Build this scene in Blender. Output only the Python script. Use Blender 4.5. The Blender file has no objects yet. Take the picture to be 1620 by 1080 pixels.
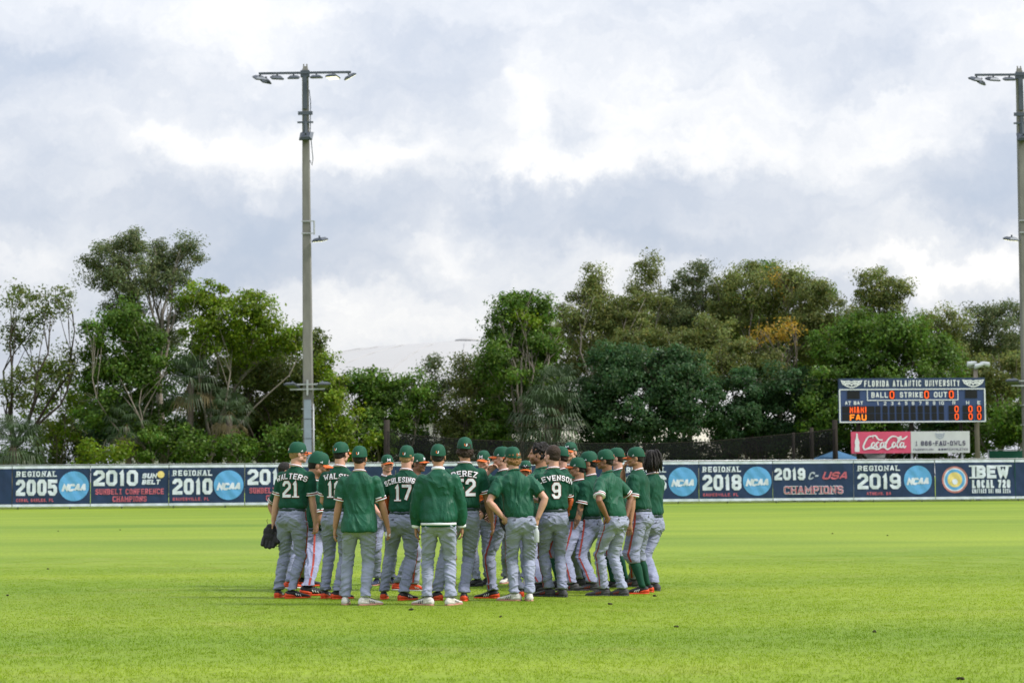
import bpy, math, random, zlib
import numpy as np
from mathutils import Vector, Matrix, noise as mnoise
from mathutils.bvhtree import BVHTree
R = math.radians
random.seed(7)
rng = np.random.default_rng(11)
scene = bpy.context.scene
COL = scene.collection

# ------------------------------------------------------------------ camera
FPX, CX, CY = 3150.0, 810.0, 540.0          # 70 mm on 36 mm, in photo pixels (1620 x 1080)
CAMZ = 1.48
PITCH = math.atan(216 / FPX)
ROLL = 0.0072
_F = Vector((0, math.cos(PITCH), math.sin(PITCH)))
_U0 = Vector((0, -math.sin(PITCH), math.cos(PITCH)))
_R0 = Vector((1, 0, 0))
_R = _R0 * math.cos(ROLL) - _U0 * math.sin(ROLL)
_U = _U0 * math.cos(ROLL) + _R0 * math.sin(ROLL)
cam_data = bpy.data.cameras.new('camera')
cam = bpy.data.objects.new('camera', cam_data)
COL.objects.link(cam)
m = Matrix.Identity(4)
for i in range(3):
    m[i][0], m[i][1], m[i][2] = _R[i], _U[i], -_F[i]
m[0][3], m[1][3], m[2][3] = 0, 0, CAMZ
cam.matrix_world = m
cam_data.sensor_width = 36
cam_data.lens = 70
cam_data.clip_start = 0.5
cam_data.clip_end = 3000
cam_data.dof.use_dof = True
cam_data.dof.focus_distance = 24.0
cam_data.dof.aperture_fstop = 3.6
scene.camera = cam

def ray(px, py):
    return _F + _R * ((px - CX) / FPX) + _U * ((CY - py) / FPX)
def ground(px, py, z=0.0):
    d = ray(px, py)
    t = (z - CAMZ) / d.z
    return Vector((d.x * t, d.y * t, z))
def at(px, py, depth):
    d = ray(px, py)
    t = depth / d.y
    return Vector((d.x * t, depth, CAMZ + d.z * t))

# ------------------------------------------------------------------ world: bright broken cloud
SUN_AZ, SUN_EL = R(104), R(46)              # high on the right, a little to the camera's side
world = bpy.data.worlds.new('World')
scene.world = world
world.use_nodes = True
wt = world.node_tree
wt.nodes.clear()
WN, WL = wt.nodes, wt.links
def wnode(kind, **kw):
    n = WN.new(kind)
    for k, v in kw.items():
        setattr(n, k, v)
    return n
def wmath(op, a, b=None, clamp=False):
    n = wnode('ShaderNodeMath', operation=op, use_clamp=clamp)
    for i, v in enumerate((a, b)):
        if v is None: continue
        if isinstance(v, (int, float)): n.inputs[i].default_value = v
        else: WL.new(v, n.inputs[i])
    return n.outputs[0]
tc = wnode('ShaderNodeTexCoord')
# warp the direction a little so that the cloud edges billow
nz = wnode('ShaderNodeTexNoise'); nz.inputs['Scale'].default_value = 16; nz.inputs['Detail'].default_value = 7; nz.inputs['Roughness'].default_value = .64
WL.new(tc.outputs['Generated'], nz.inputs['Vector'])
sub = wnode('ShaderNodeVectorMath', operation='SUBTRACT'); WL.new(nz.outputs['Color'], sub.inputs[0]); sub.inputs[1].default_value = (.5, .5, .5)
scl = wnode('ShaderNodeVectorMath', operation='SCALE'); WL.new(sub.outputs[0], scl.inputs[0]); scl.inputs['Scale'].default_value = .085
add = wnode('ShaderNodeVectorMath', operation='ADD'); WL.new(tc.outputs['Generated'], add.inputs[0]); WL.new(scl.outputs[0], add.inputs[1])
sep = wnode('ShaderNodeSeparateXYZ'); WL.new(add.outputs[0], sep.inputs[0])
az = wmath('ARCTAN2', sep.outputs[0], sep.outputs[1])
el = wmath('ARCSINE', sep.outputs[2])
# drifts of thin bright cloud and of grey cloud, each (x, y, rx, ry, weight) read off the photograph as directions
CLOUDS = [(350, 80, 80, 45, .5), (470, 30, 120, 26, .45), (530, 245, 190, 42, .95), (300, 240, 90, 30, .5), (160, 300, 70, 30, .5),
          (725, 390, 62, 42, 1.0), (590, 470, 130, 34, .75), (880, 255, 110, 30, .8), (1190, 150, 140, 70, .3), (1470, 205, 120, 46, .8),
          (1180, 250, 300, 22, .45), (990, 150, 100, 70, .15), (850, 160, 36, 70, .5), (60, 400, 90, 40, .5), (1570, 430, 110, 40, .7), (1400, 440, 200, 18, .8),
          (720, 500, 190, 40, .5), (30, 20, 40, 30, .2),
          (130, 140, 150, 95, -.5), (60, 225, 100, 34, -.45), (470, 350, 260, 55, -.75), (420, 430, 230, 40, -.6), (905, 190, 46, 30, -.6),
          (1000, 340, 280, 48, -.65), (1060, 392, 150, 22, -.5), (1580, 250, 75, 62, -.85), (1150, 40, 170, 55, -.3), (700, 60, 120, 60, -.25), (1560, 340, 80, 40, -.35),
          (1330, 80, 160, 60, -.3)]
field = None
for (bx, by, rx, ry, w) in CLOUDS:
    dx = wmath('MULTIPLY', wmath('SUBTRACT', az, (bx - 810) / FPX), FPX / rx)
    dy = wmath('MULTIPLY', wmath('SUBTRACT', el, (756 - by) / FPX), FPX / ry)
    r2 = wmath('ADD', wmath('MULTIPLY', dx, dx), wmath('MULTIPLY', dy, dy))
    g = wmath('MULTIPLY', wmath('POWER', 2.718, wmath('MULTIPLY', r2, -.8)), w)
    field = g if field is None else wmath('ADD', field, g)
# the same kind of broken cloud everywhere else
mp = wnode('ShaderNodeMapping'); mp.inputs['Scale'].default_value = (1, 1, 2.6); WL.new(add.outputs[0], mp.inputs[0])
n2 = wnode('ShaderNodeTexNoise'); n2.inputs['Scale'].default_value = 9; n2.inputs['Detail'].default_value = 9; n2.inputs['Roughness'].default_value = .58
WL.new(mp.outputs[0], n2.inputs['Vector'])
fb = wmath('MULTIPLY', wmath('SUBTRACT', n2.outputs['Fac'], .5), 2.6)
field = wmath('ADD', wmath('MULTIPLY', field, .8), fb)
bright = wmath('ADD', wmath('MULTIPLY', field, .53), .515, clamp=True)
ramp = wnode('ShaderNodeValToRGB')
cr = ramp.color_ramp
cr.interpolation = 'B_SPLINE'
cr.elements[0].position = 0; cr.elements[0].color = (.46, .53, .65, 1)
cr.elements[1].position = 1; cr.elements[1].color = (1.0, .99, .97, 1)
for p, c in ((.3, (.575, .62, .71)), (.55, (.70, .73, .79)), (.8, (.88, .88, .89))):
    e = cr.elements.new(p); e.color = (*c, 1)
WL.new(bright, ramp.inputs[0])
# overcast skies brighten towards the zenith
rise = wmath('ADD', wmath('MULTIPLY', wmath('POWER', wmath('MAXIMUM', wmath('SINE', el), 0.0), 1.0), .9), .86)
sky = wnode('ShaderNodeTexSky'); sky.sky_type = 'NISHITA'; sky.sun_disc = False
sky.sun_elevation = SUN_EL; sky.sun_rotation = SUN_AZ; sky.air_density = 1.2; sky.dust_density = 2.0
sv = wnode('ShaderNodeVectorMath', operation='SCALE'); WL.new(ramp.outputs[0], sv.inputs[0]); 
WL.new(wmath('MULTIPLY', rise, 9.0), sv.inputs['Scale'])
mixs = wnode('ShaderNodeMix', data_type='RGBA'); mixs.inputs[0].default_value = .93
WL.new(sky.outputs[0], mixs.inputs[6]); WL.new(sv.outputs[0], mixs.inputs[7])
bg = wnode('ShaderNodeBackground'); bg.inputs['Strength'].default_value = .1
WL.new(mixs.outputs[2], bg.inputs['Color'])
wo = wnode('ShaderNodeOutputWorld'); WL.new(bg.outputs[0], wo.inputs['Surface'])
world.cycles.sampling_method = 'MANUAL'
world.cycles.sample_map_resolution = 512

sun_data = bpy.data.lights.new('sun', 'SUN')
sun_data.energy = 3.1
sun_data.angle = R(10)
sun_data.color = (1.0, .95, .86)
sun = bpy.data.objects.new('sun', sun_data)
COL.objects.link(sun)
sdir = Vector((math.sin(SUN_AZ) * math.cos(SUN_EL), math.cos(SUN_AZ) * math.cos(SUN_EL), math.sin(SUN_EL)))
sun.rotation_euler = sdir.to_track_quat('Z', 'Y').to_euler()

vs = scene.view_settings
vs.view_transform = 'Standard'; vs.look = 'None'; vs.gamma = 1; vs.exposure = 0.4; vs.use_curve_mapping = False
cy = scene.cycles
cy.use_denoising = True
cy.max_bounces = 6; cy.diffuse_bounces = 3; cy.glossy_bounces = 2; cy.transmission_bounces = 3; cy.transparent_max_bounces = 8
cy.caustics_reflective = False; cy.caustics_refractive = False

# ------------------------------------------------------------------ materials
def mat(name, col, rough=.8, var=.15, scale=8, bump=0.0, bscale=40, metal=0, spec=.3, emit=None, sheen=0, transl=0, attr=None, stretch=None, crease=None):
    m_ = bpy.data.materials.new(name); m_.use_nodes = True
    nt = m_.node_tree; N, L = nt.nodes, nt.links
    b = N['Principled BSDF']
    b.inputs['Roughness'].default_value = rough; b.inputs['Metallic'].default_value = metal
    b.inputs['Specular IOR Level'].default_value = spec
    if sheen: b.inputs['Sheen Weight'].default_value = sheen; b.inputs['Sheen Roughness'].default_value = .5
    t = N.new('ShaderNodeTexCoord'); src = t.outputs['Object']
    if stretch:
        mp_ = N.new('ShaderNodeMapping'); mp_.inputs['Scale'].default_value = stretch; L.new(src, mp_.inputs[0]); src = mp_.outputs[0]
    nz_ = N.new('ShaderNodeTexNoise'); nz_.inputs['Scale'].default_value = scale; nz_.inputs['Detail'].default_value = 5
    L.new(src, nz_.inputs['Vector'])
    mr = N.new('ShaderNodeMapRange'); mr.inputs[1].default_value = .25; mr.inputs[2].default_value = .75
    mr.inputs[3].default_value = 1 - var; mr.inputs[4].default_value = 1 + var
    L.new(nz_.outputs['Fac'], mr.inputs[0])
    vm = N.new('ShaderNodeVectorMath'); vm.operation = 'SCALE'; vm.inputs[0].default_value = col
    L.new(mr.outputs[0], vm.inputs['Scale'])
    out = vm.outputs[0]
    if attr:
        a = N.new('ShaderNodeAttribute'); a.attribute_name = attr
        mm = N.new('ShaderNodeVectorMath'); mm.operation = 'MULTIPLY'
        L.new(out, mm.inputs[0]); L.new(a.outputs['Color'], mm.inputs[1]); out = mm.outputs[0]
    L.new(out, b.inputs['Base Color'])
    if emit:
        b.inputs['Emission Color'].default_value = (*emit[0], 1); b.inputs['Emission Strength'].default_value = emit[1]
    if bump:
        n3 = N.new('ShaderNodeTexNoise'); n3.inputs['Scale'].default_value = bscale; n3.inputs['Detail'].default_value = 3
        L.new(src, n3.inputs['Vector'])
        bp = N.new('ShaderNodeBump'); bp.inputs['Strength'].default_value = bump; bp.inputs['Distance'].default_value = .02
        L.new(n3.outputs['Fac'], bp.inputs['Height']); L.new(bp.outputs[0], b.inputs['Normal'])
    if crease:                                                # sharp folds: ridged noise, (strength, scale, stretch)
        mp2 = N.new('ShaderNodeMapping'); mp2.inputs['Scale'].default_value = crease[2]; mp2.inputs['Rotation'].default_value = (.25, .35, .2); L.new(t.outputs['Object'], mp2.inputs[0])
        oi_ = N.new('ShaderNodeObjectInfo'); ad_ = N.new('ShaderNodeVectorMath'); ad_.operation = 'ADD'; sc_ = N.new('ShaderNodeVectorMath'); sc_.operation = 'SCALE'
        L.new(oi_.outputs['Location'], sc_.inputs[0]); sc_.inputs['Scale'].default_value = 3.7; L.new(mp2.outputs[0], ad_.inputs[0]); L.new(sc_.outputs[0], ad_.inputs[1])
        n4 = N.new('ShaderNodeTexNoise'); n4.inputs['Scale'].default_value = crease[1]; n4.inputs['Detail'].default_value = 2; n4.inputs['Distortion'].default_value = .6; L.new(ad_.outputs[0], n4.inputs['Vector'])
        def mt_(op, a, b_=None):
            q = N.new('ShaderNodeMath'); q.operation = op; L.new(a, q.inputs[0])
            if b_ is not None: q.inputs[1].default_value = b_
            return q.outputs[0]
        h_ = mt_('ABSOLUTE', mt_('SUBTRACT', n4.outputs['Fac'], .5)); h_ = mt_('MULTIPLY', h_, -4.0); h_ = mt_('ADD', h_, 1.0); h_ = mt_('MAXIMUM', h_, 0.0); h_ = mt_('POWER', h_, 1.6)
        bp2 = N.new('ShaderNodeBump'); bp2.inputs['Strength'].default_value = crease[0]; bp2.inputs['Distance'].default_value = .03; L.new(h_, bp2.inputs['Height'])
        if bump: L.new(bp.outputs[0], bp2.inputs['Normal'])
        L.new(bp2.outputs[0], b.inputs['Normal'])
    if transl:
        tr = N.new('ShaderNodeBsdfTranslucent'); L.new(out, tr.inputs['Color'])
        mx = N.new('ShaderNodeMixShader'); mx.inputs[0].default_value = transl
        L.new(b.outputs[0], mx.inputs[1]); L.new(tr.outputs[0], mx.inputs[2])
        L.new(mx.outputs[0], N['Material Output'].inputs['Surface'])
    return m_
M = {}
M['green'] = mat('jersey green', (.0045, .060, .034), .75, .2, 9, .2, 60, sheen=.04, spec=.2, crease=(.55, 3.2, (1.6, 1.6, .8)))
M['warmup'] = mat('warmup green', (.005, .080, .043), .6, .2, 7, .2, 60, sheen=.04, crease=(.7, 3.0, (1.7, 1.7, .7)))
M['jacket'] = mat('jacket green', (.0045, .076, .041), .5, .2, 7, .2, 60, crease=(.5, 3.2, (1.9, 1.9, .7)))
M['grey'] = mat('uniform grey', (.235, .258, .365), .8, .16, 6, .2, 60, spec=.25, crease=(.5, 4.2, (.9, .9, 1.7)))
M['grey2'] = mat('uniform pale grey', (.285, .312, .425), .8, .14, 6, .2, 60, spec=.25, crease=(.5, 4.2, (.9, .9, 1.7)))
M['stripe'] = mat('stripe red orange', (.30, .045, .032), .7, .25, 12)
M['dark'] = mat('pocket seam dark', (.05, .055, .065), .8)
M['white'] = mat('white cloth', (.74, .76, .83), .7, .06, 12)
M['orange'] = mat('orange cloth', (.62, .125, .022), .65, .1, 14)
M['cap'] = mat('cap green', (.004, .068, .036), .7, .1, 30, .2, 120)
M['belt'] = mat('belt', (.012, .03, .028), .4, .1, 20)
M['sock'] = mat('sock green', (.008, .06, .034), .9, .15, 60, .3, 160)
M['s_orange'] = mat('shoe orange', (.60, .06, .014), .5, .3, 30)
M['s_black'] = mat('shoe black', (.015, .015, .018), .5, .2, 30)
M['s_white'] = mat('shoe white', (.60, .58, .55), .6, .28, 26)
M['s_navy'] = mat('shoe navy', (.03, .04, .08), .5)
M['s_red'] = mat('shoe red', (.30, .03, .025), .5, .15, 30)
M['s_grey'] = mat('shoe grey', (.055, .055, .06), .6, .2, 30)
M['gum'] = mat('sole pink', (.45, .22, .17), .6)
M['glove_black'] = mat('black leather', (.012, .012, .013), .45, .3, 30, .4, 60)
M['glove_tan'] = mat('orange leather', (.42, .085, .018), .45, .3, 25, .4, 60)
M['lace'] = mat('leather lace', (.05, .04, .035), .6)
SKIN = {'fair': (.56, .31, .23), 'tan': (.38, .195, .12), 'brown': (.24, .115, .07), 'dark': (.07, .035, .024)}
for k, c in SKIN.items():
    M['skin_' + k] = mat('skin ' + k, c, .5, .08, 14, .12, 70, spec=.35, attr='tint')
HAIR = {'black': (.012, .010, .009), 'brown': (.035, .02, .012), 'blond': (.36, .22, .10), 'ginger': (.26, .13, .05)}
for k, c in HAIR.items():
    M['hair_' + k] = mat('hair ' + k, c, .55, .45, 60, .9, 90)

# ------------------------------------------------------------------ mesh helpers
class MB:
    def __init__(s): s.v, s.f = [], []
    def add(s, vs_, fs):
        o = len(s.v); s.v.extend([tuple(v) for v in vs_]); s.f.extend([tuple(i + o for i in f) for f in fs]); return s
    def loft(s, rings, caps=True):
        n = len(rings[0]); vs_ = [p for r in rings for p in r]; fs = []
        for k in range(len(rings) - 1):
            for i in range(n):
                j = (i + 1) % n
                fs.append((k * n + i, k * n + j, (k + 1) * n + j, (k + 1) * n + i))
        if caps:
            fs.append(tuple(range(n - 1, -1, -1))); fs.append(tuple((len(rings) - 1) * n + i for i in range(n)))
        return s.add(vs_, fs)
    def tube(s, pts, rad, n=8, caps=True):
        pts = [Vector(p) for p in pts]
        if not isinstance(rad, (list, tuple)): rad = [rad] * len(pts)
        rings = []; ref = None
        for i, p in enumerate(pts):
            d = (pts[min(i + 1, len(pts) - 1)] - pts[max(i - 1, 0)]).normalized()
            if ref is None: ref = Vector((1, 0, 0)) if abs(d.x) < .8 else Vector((0, 1, 0))
            u = (ref - d * ref.dot(d)).normalized(); w = d.cross(u); ref = u
            rings.append([p + (u * math.cos(a) + w * math.sin(a)) * rad[i] for a in [2 * math.pi * k / n for k in range(n)]])
        return s.loft(rings, caps)
    def ell(s, c, r, n=14, k=8):
        c = Vector(c); vs_ = [c + Vector((0, 0, -r[2]))]; fs = []
        for i in range(1, k):
            t = math.pi * i / k
            for j in range(n):
                a = 2 * math.pi * j / n
                vs_.append(c + Vector((r[0] * math.sin(t) * math.cos(a), r[1] * math.sin(t) * math.sin(a), -r[2] * math.cos(t))))
        vs_.append(c + Vector((0, 0, r[2]))); top = len(vs_) - 1
        for j in range(n):
            jj = (j + 1) % n
            fs.append((0, 1 + jj, 1 + j)); fs.append((top, top - n + j, top - n + jj))
            for i in range(k - 2):
                a, b = 1 + i * n, 1 + (i + 1) * n
                fs.append((a + j, a + jj, b + jj, b + j))
        return s.add(vs_, fs)
    def box(s, lo, hi):
        x0, y0, z0 = lo; x1, y1, z1 = hi
        return s.add([(x0, y0, z0), (x1, y0, z0), (x1, y1, z0), (x0, y1, z0), (x0, y0, z1), (x1, y0, z1), (x1, y1, z1), (x0, y1, z1)],
                     [(0, 3, 2, 1), (4, 5, 6, 7), (0, 1, 5, 4), (1, 2, 6, 5), (2, 3, 7, 6), (3, 0, 4, 7)])
    def xform(s, mt):
        s.v = [tuple(mt @ Vector(v)) for v in s.v]; return s
    def mesh(s, name='mesh', smooth=True):
        me = bpy.data.meshes.new(name); me.from_pydata(s.v, [], s.f); me.update()
        if smooth: me.polygons.foreach_set('use_smooth', [True] * len(me.polygons))
        return me
def link(name, me, material, parent=None, loc=None, mw=None):
    o = bpy.data.objects.new(name, me); COL.objects.link(o)
    if material and not me.materials: me.materials.append(material)
    if parent: o.parent = parent
    if loc is not None: o.location = loc
    if mw is not None: o.matrix_local = mw
    return o
def obj(name, mb, material, parent=None, smooth=True, loc=None):
    return link(name, mb.mesh(name, smooth), material, parent, loc)
def tag(o, label=None, cat=None, group=None, kind=None):
    for k, v in (('label', label), ('category', cat), ('group', group), ('kind', kind)):
        if v: o[k] = v
    return o
def empty(name, loc=(0, 0, 0), rz=0):
    o = bpy.data.objects.new(name, None); COL.objects.link(o); o.location = loc; o.rotation_euler = (0, 0, rz); o.empty_display_size = .2
    return o
def remesh(mb, voxel, smooth=2, fac=.5):
    me = mb.mesh('tmp'); o = bpy.data.objects.new('tmp', me); COL.objects.link(o)
    r = o.modifiers.new('r', 'REMESH'); r.mode = 'VOXEL'; r.voxel_size = voxel
    if smooth:
        q = o.modifiers.new('s', 'SMOOTH'); q.iterations = smooth; q.factor = fac
    dg = bpy.context.evaluated_depsgraph_get()
    ev = o.evaluated_get(dg).to_mesh()
    v = np.empty(len(ev.vertices) * 3); ev.vertices.foreach_get('co', v); v = v.reshape(-1, 3)
    nn = np.empty(len(ev.vertices) * 3); ev.vertices.foreach_get('normal', nn); nn = nn.reshape(-1, 3)
    f = [tuple(p.vertices) for p in ev.polygons]
    o.evaluated_get(dg).to_mesh_clear()
    bpy.data.objects.remove(o); bpy.data.meshes.remove(me)
    return v, nn, f
def mesh_from(v, f, name='mesh'):
    me = bpy.data.meshes.new(name); me.from_pydata([tuple(p) for p in v], [], f); me.update()
    me.polygons.foreach_set('use_smooth', [True] * len(me.polygons)); return me
_h = rng.random(4096)
def vnoise(p):
    p = np.asarray(p); i = np.floor(p).astype(np.int64); f = p - i; f = f * f * (3 - 2 * f)
    out = 0
    for dx in (0, 1):
        for dy in (0, 1):
            for dz in (0, 1):
                k = ((i[:, 0] + dx) * 73856093 ^ (i[:, 1] + dy) * 19349663 ^ (i[:, 2] + dz) * 83492791) & 4095
                w = (f[:, 0] if dx else 1 - f[:, 0]) * (f[:, 1] if dy else 1 - f[:, 1]) * (f[:, 2] if dz else 1 - f[:, 2])
                out = out + w * _h[k]
    return out

# ------------------------------------------------------------------ block lettering (stroke font)
c_ = .24
def _oct(x0=0, y0=0, x1=1, y1=1, cx=c_, cy=.16):
    return [(x0 + cx, y0), (x1 - cx, y0), (x1, y0 + cy), (x1, y1 - cy), (x1 - cx, y1), (x0 + cx, y1), (x0, y1 - cy), (x0, y0 + cy), (x0 + cx, y0)]
k_ = .16
GL = {
 'A': [[(0, 0), (.42, 1), (.58, 1), (1, 0)], [(.22, .30), (.78, .30)]],
 'B': [[(0, 0), (0, 1), (1 - c_, 1), (1, 1 - k_), (1, .5 + k_), (1 - c_, .52), (1, .5 - k_), (1, k_), (1 - c_, 0), (0, 0)], [(0, .52), (1 - c_, .52)]],
 'C': [[(1, .25), (1, k_), (1 - c_, 0), (c_, 0), (0, k_), (0, 1 - k_), (c_, 1), (1 - c_, 1), (1, 1 - k_), (1, .75)]],
 'D': [[(0, 0), (0, 1), (1 - c_, 1), (1, 1 - k_), (1, k_), (1 - c_, 0), (0, 0)]],
 'E': [[(1, 0), (0, 0), (0, 1), (1, 1)], [(0, .5), (.8, .5)]],
 'F': [[(0, 0), (0, 1), (1, 1)], [(0, .5), (.8, .5)]],
 'G': [[(.6, .45), (1, .45), (1, k_), (1 - c_, 0), (c_, 0), (0, k_), (0, 1 - k_), (c_, 1), (1 - c_, 1), (1, 1 - k_), (1, .74)]],
 'H': [[(0, 0), (0, 1)], [(1, 0), (1, 1)], [(0, .5), (1, .5)]],
 'I': [[(.5, 0), (.5, 1)]],
 'J': [[(0, .3), (0, k_), (c_, 0), (1 - c_, 0), (1, k_), (1, 1)]],
 'K': [[(0, 0), (0, 1)], [(1, 1), (.12, .5), (1, 0)]],
 'L': [[(0, 1), (0, 0), (1, 0)]],
 'M': [[(0, 0), (0, 1), (.5, .35), (1, 1), (1, 0)]],
 'N': [[(0, 0), (0, 1), (1, 0), (1, 1)]],
 'O': [_oct()], '0': [_oct()],
 'P': [[(0, 0), (0, 1), (1 - c_, 1), (1, 1 - k_), (1, .46 + k_), (1 - c_, .44), (0, .44)]],
 'R': [[(0, 0), (0, 1), (1 - c_, 1), (1, 1 - k_), (1, .5 + k_), (1 - c_, .48), (0, .48)], [(.5, .48), (1, 0)]],
 'S': [[(0, .26), (0, k_), (c_, 0), (1 - c_, 0), (1, k_), (1, .5 - k_ / 2), (1 - c_, .52), (c_, .52), (0, .5 + k_), (0, 1 - k_), (c_, 1), (1 - c_, 1), (1, 1 - k_), (1, .76)]],
 'T': [[(.5, 0), (.5, 1)], [(0, 1), (1, 1)]],
 'U': [[(0, 1), (0, k_), (c_, 0), (1 - c_, 0), (1, k_), (1, 1)]],
 'V': [[(0, 1), (.5, 0), (1, 1)]],
 'W': [[(0, 1), (.22, 0), (.5, .65), (.78, 0), (1, 1)]],
 'X': [[(0, 0), (1, 1)], [(0, 1), (1, 0)]],
 'Y': [[(0, 1), (.5, .5), (1, 1)], [(.5, .5), (.5, 0)]],
 'Z': [[(0, 1), (1, 1), (0, 0), (1, 0)]],
 '1': [[(.12, .8), (.55, 1), (.55, 0)]],
 '2': [[(0, .72), (0, 1 - k_), (c_, 1), (1 - c_, 1), (1, 1 - k_), (1, .62), (0, .16), (0, 0), (1, 0)]],
 '3': [[(0, 1 - k_), (c_, 1), (1 - c_, 1), (1, 1 - k_), (1, .5 + k_), (.6, .52), (1, .5 - k_), (1, k_), (1 - c_, 0), (c_, 0), (0, k_)]],
 '4': [[(.75, 0), (.75, 1), (0, .3), (1, .3)]],
 '5': [[(1, 1), (0, 1), (0, .56), (1 - c_, .6), (1, .6 - k_), (1, k_), (1 - c_, 0), (c_, 0), (0, k_), (0, .26)]],
 '6': [[(1, .76), (1, 1 - k_), (1 - c_, 1), (c_, 1), (0, 1 - k_), (0, k_), (c_, 0), (1 - c_, 0), (1, k_), (1, .56 - k_), (1 - c_, .56), (0, .5)]],
 '7': [[(0, 1), (1, 1), (1, .85), (.35, 0)]],
 '8': [_oct(0, .5, 1, 1, c_, .13), _oct(0, 0, 1, .5, c_, .13)],
 '9': [[(0, .24), (0, k_), (c_, 0), (1 - c_, 0), (1, k_), (1, 1 - k_), (1 - c_, 1), (c_, 1), (0, 1 - k_), (0, .44 + k_), (c_, .44), (1, .5)]],
 '-': [[(.1, .48), (.9, .48)]], '.': [[(.3, 0), (.5, 0)]], ',': [[(.45, .06), (.25, -.16)]], ' ': [],
}
NARROW = {'I': .42, '1': .62, '.': .35, ',': .35, ' ': .6, '-': .7, 'M': 1.2, 'W': 1.3}
def stroke_strip(pts, t, step=None):
    """centre line -> mitred strip; returns left/right point pairs"""
    P = [Vector((a, b)) for a, b in pts]
    closed = (P[0] - P[-1]).length < 1e-6
    if step:
        Q = []
        for a, b in zip(P[:-1], P[1:]):
            n = max(1, int((b - a).length / step))
            Q += [a.lerp(b, i / n) for i in range(n)]
        P = Q + [P[-1]]
    out = []
    n = len(P)
    for i, p in enumerate(P):
        a = P[i - 1] if i > 0 else (P[-2] if closed else None)
        b = P[i + 1] if i < n - 1 else (P[1] if closed else None)
        d1 = (p - a).normalized() if a is not None else None
        d2 = (b - p).normalized() if b is not None else None
        if d1 is None: d1 = d2
        if d2 is None: d2 = d1
        n1 = Vector((-d1.y, d1.x)); n2 = Vector((-d2.y, d2.x)); nn = n1 + n2
        nn = nn.normalized() if nn.length > 1e-3 else n1
        k = min(1.7, 1 / max(.3, nn.dot(n1)))
        out.append((p + nn * t / 2 * k, p - nn * t / 2 * k))
    return out
def text_strips(txt, h, w, t, gap, arc=0.0, slant=0.0, serif=0.0, step=None, align=.5, fit=None, words=None):
    """list of strips ([(l, r), ...]) in 2-D, baseline at 0, aligned on x by align"""
    if fit: w = (fit - gap * (len(txt) - 1)) / sum(NARROW.get(ch, 1.0) for ch in txt)
    adv = []; x = 0
    for ch in txt:
        cw = w * NARROW.get(ch, 1.0); adv.append((x, cw)); x += cw + gap
    total = x - gap
    strips = []; wi = 0
    for ch, (x0, cw) in zip(txt, adv):
        if ch == ' ': wi += 1
        iw, ih = max(cw - t, .01 * w), h - t
        strokes = [[(t / 2 + a * iw, t / 2 + b * ih) for a, b in s] for s in GL.get(ch, [])]
        if serif:
            for s in list(strokes):
                for e, nb in ((s[0], s[1]), (s[-1], s[-2])):
                    if abs(e[0] - nb[0]) < .3 * abs(e[1] - nb[1]) and (abs(e[1] - t / 2) < 1e-6 or abs(e[1] - (h - t / 2)) < 1e-6):
                        yy = e[1] + (-t / 2 + t * .2 if e[1] < h / 2 else t / 2 - t * .2)
                        strokes.append([(e[0] - t * (.5 + serif), yy), (e[0] + t * (.5 + serif), yy)])
        # open ends run to the full letter height
        for s in strokes:
            st = stroke_strip([e for e in s], t if (not serif or len(s) > 2 or abs(s[0][1] - s[1][1]) > 1e-6 or s[0][1] > t * .6 and s[0][1] < h - t * .6) else t * .42, step)
            if (Vector(s[0]) - Vector(s[-1])).length > 1e-6:
                for idx, nb in ((0, 1), (-1, -2)):
                    cen = (st[idx][0] + st[idx][1]) / 2; cn = (st[nb][0] + st[nb][1]) / 2
                    dn = (cen - cn).normalized(); ey = s[idx][1]
                    d = dn * t * (.5 if abs(dn.y) < .2 or (abs(dn.x) < .2 and (abs(ey - t / 2) < 1e-6 or abs(ey - h + t / 2) < 1e-6)) else (.1 if abs(dn.x) > .2 else 0))
                    st[idx] = (st[idx][0] + d, st[idx][1] + d)
            if words is not None: words.append(wi)
            strips.append([tuple(Vector((q.x + x0 - total * align + slant * q.y, q.y)) for q in pr) for pr in st])
    if arc:
        def bend(q): 
            a = q.x / arc
            return Vector(((arc + q.y) * math.sin(a), (arc + q.y) * math.cos(a) - arc))
        strips = [[(bend(a), bend(b)) for a, b in s] for s in strips]
    return strips, total
def strips_mesh(strips, place):
    """place(x, y, k) -> 3-D point; k numbers the stroke so that crossing strokes do not share a plane"""
    vs_, fs = [], []
    for k, s in enumerate(strips):
        o = len(vs_)
        for a, b in s: vs_ += [place(a.x, a.y, k), place(b.x, b.y, k)]
        for i in range(len(s) - 1): fs.append((o + 2 * i, o + 2 * i + 1, o + 2 * i + 3, o + 2 * i + 2))
    return vs_, fs

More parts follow.
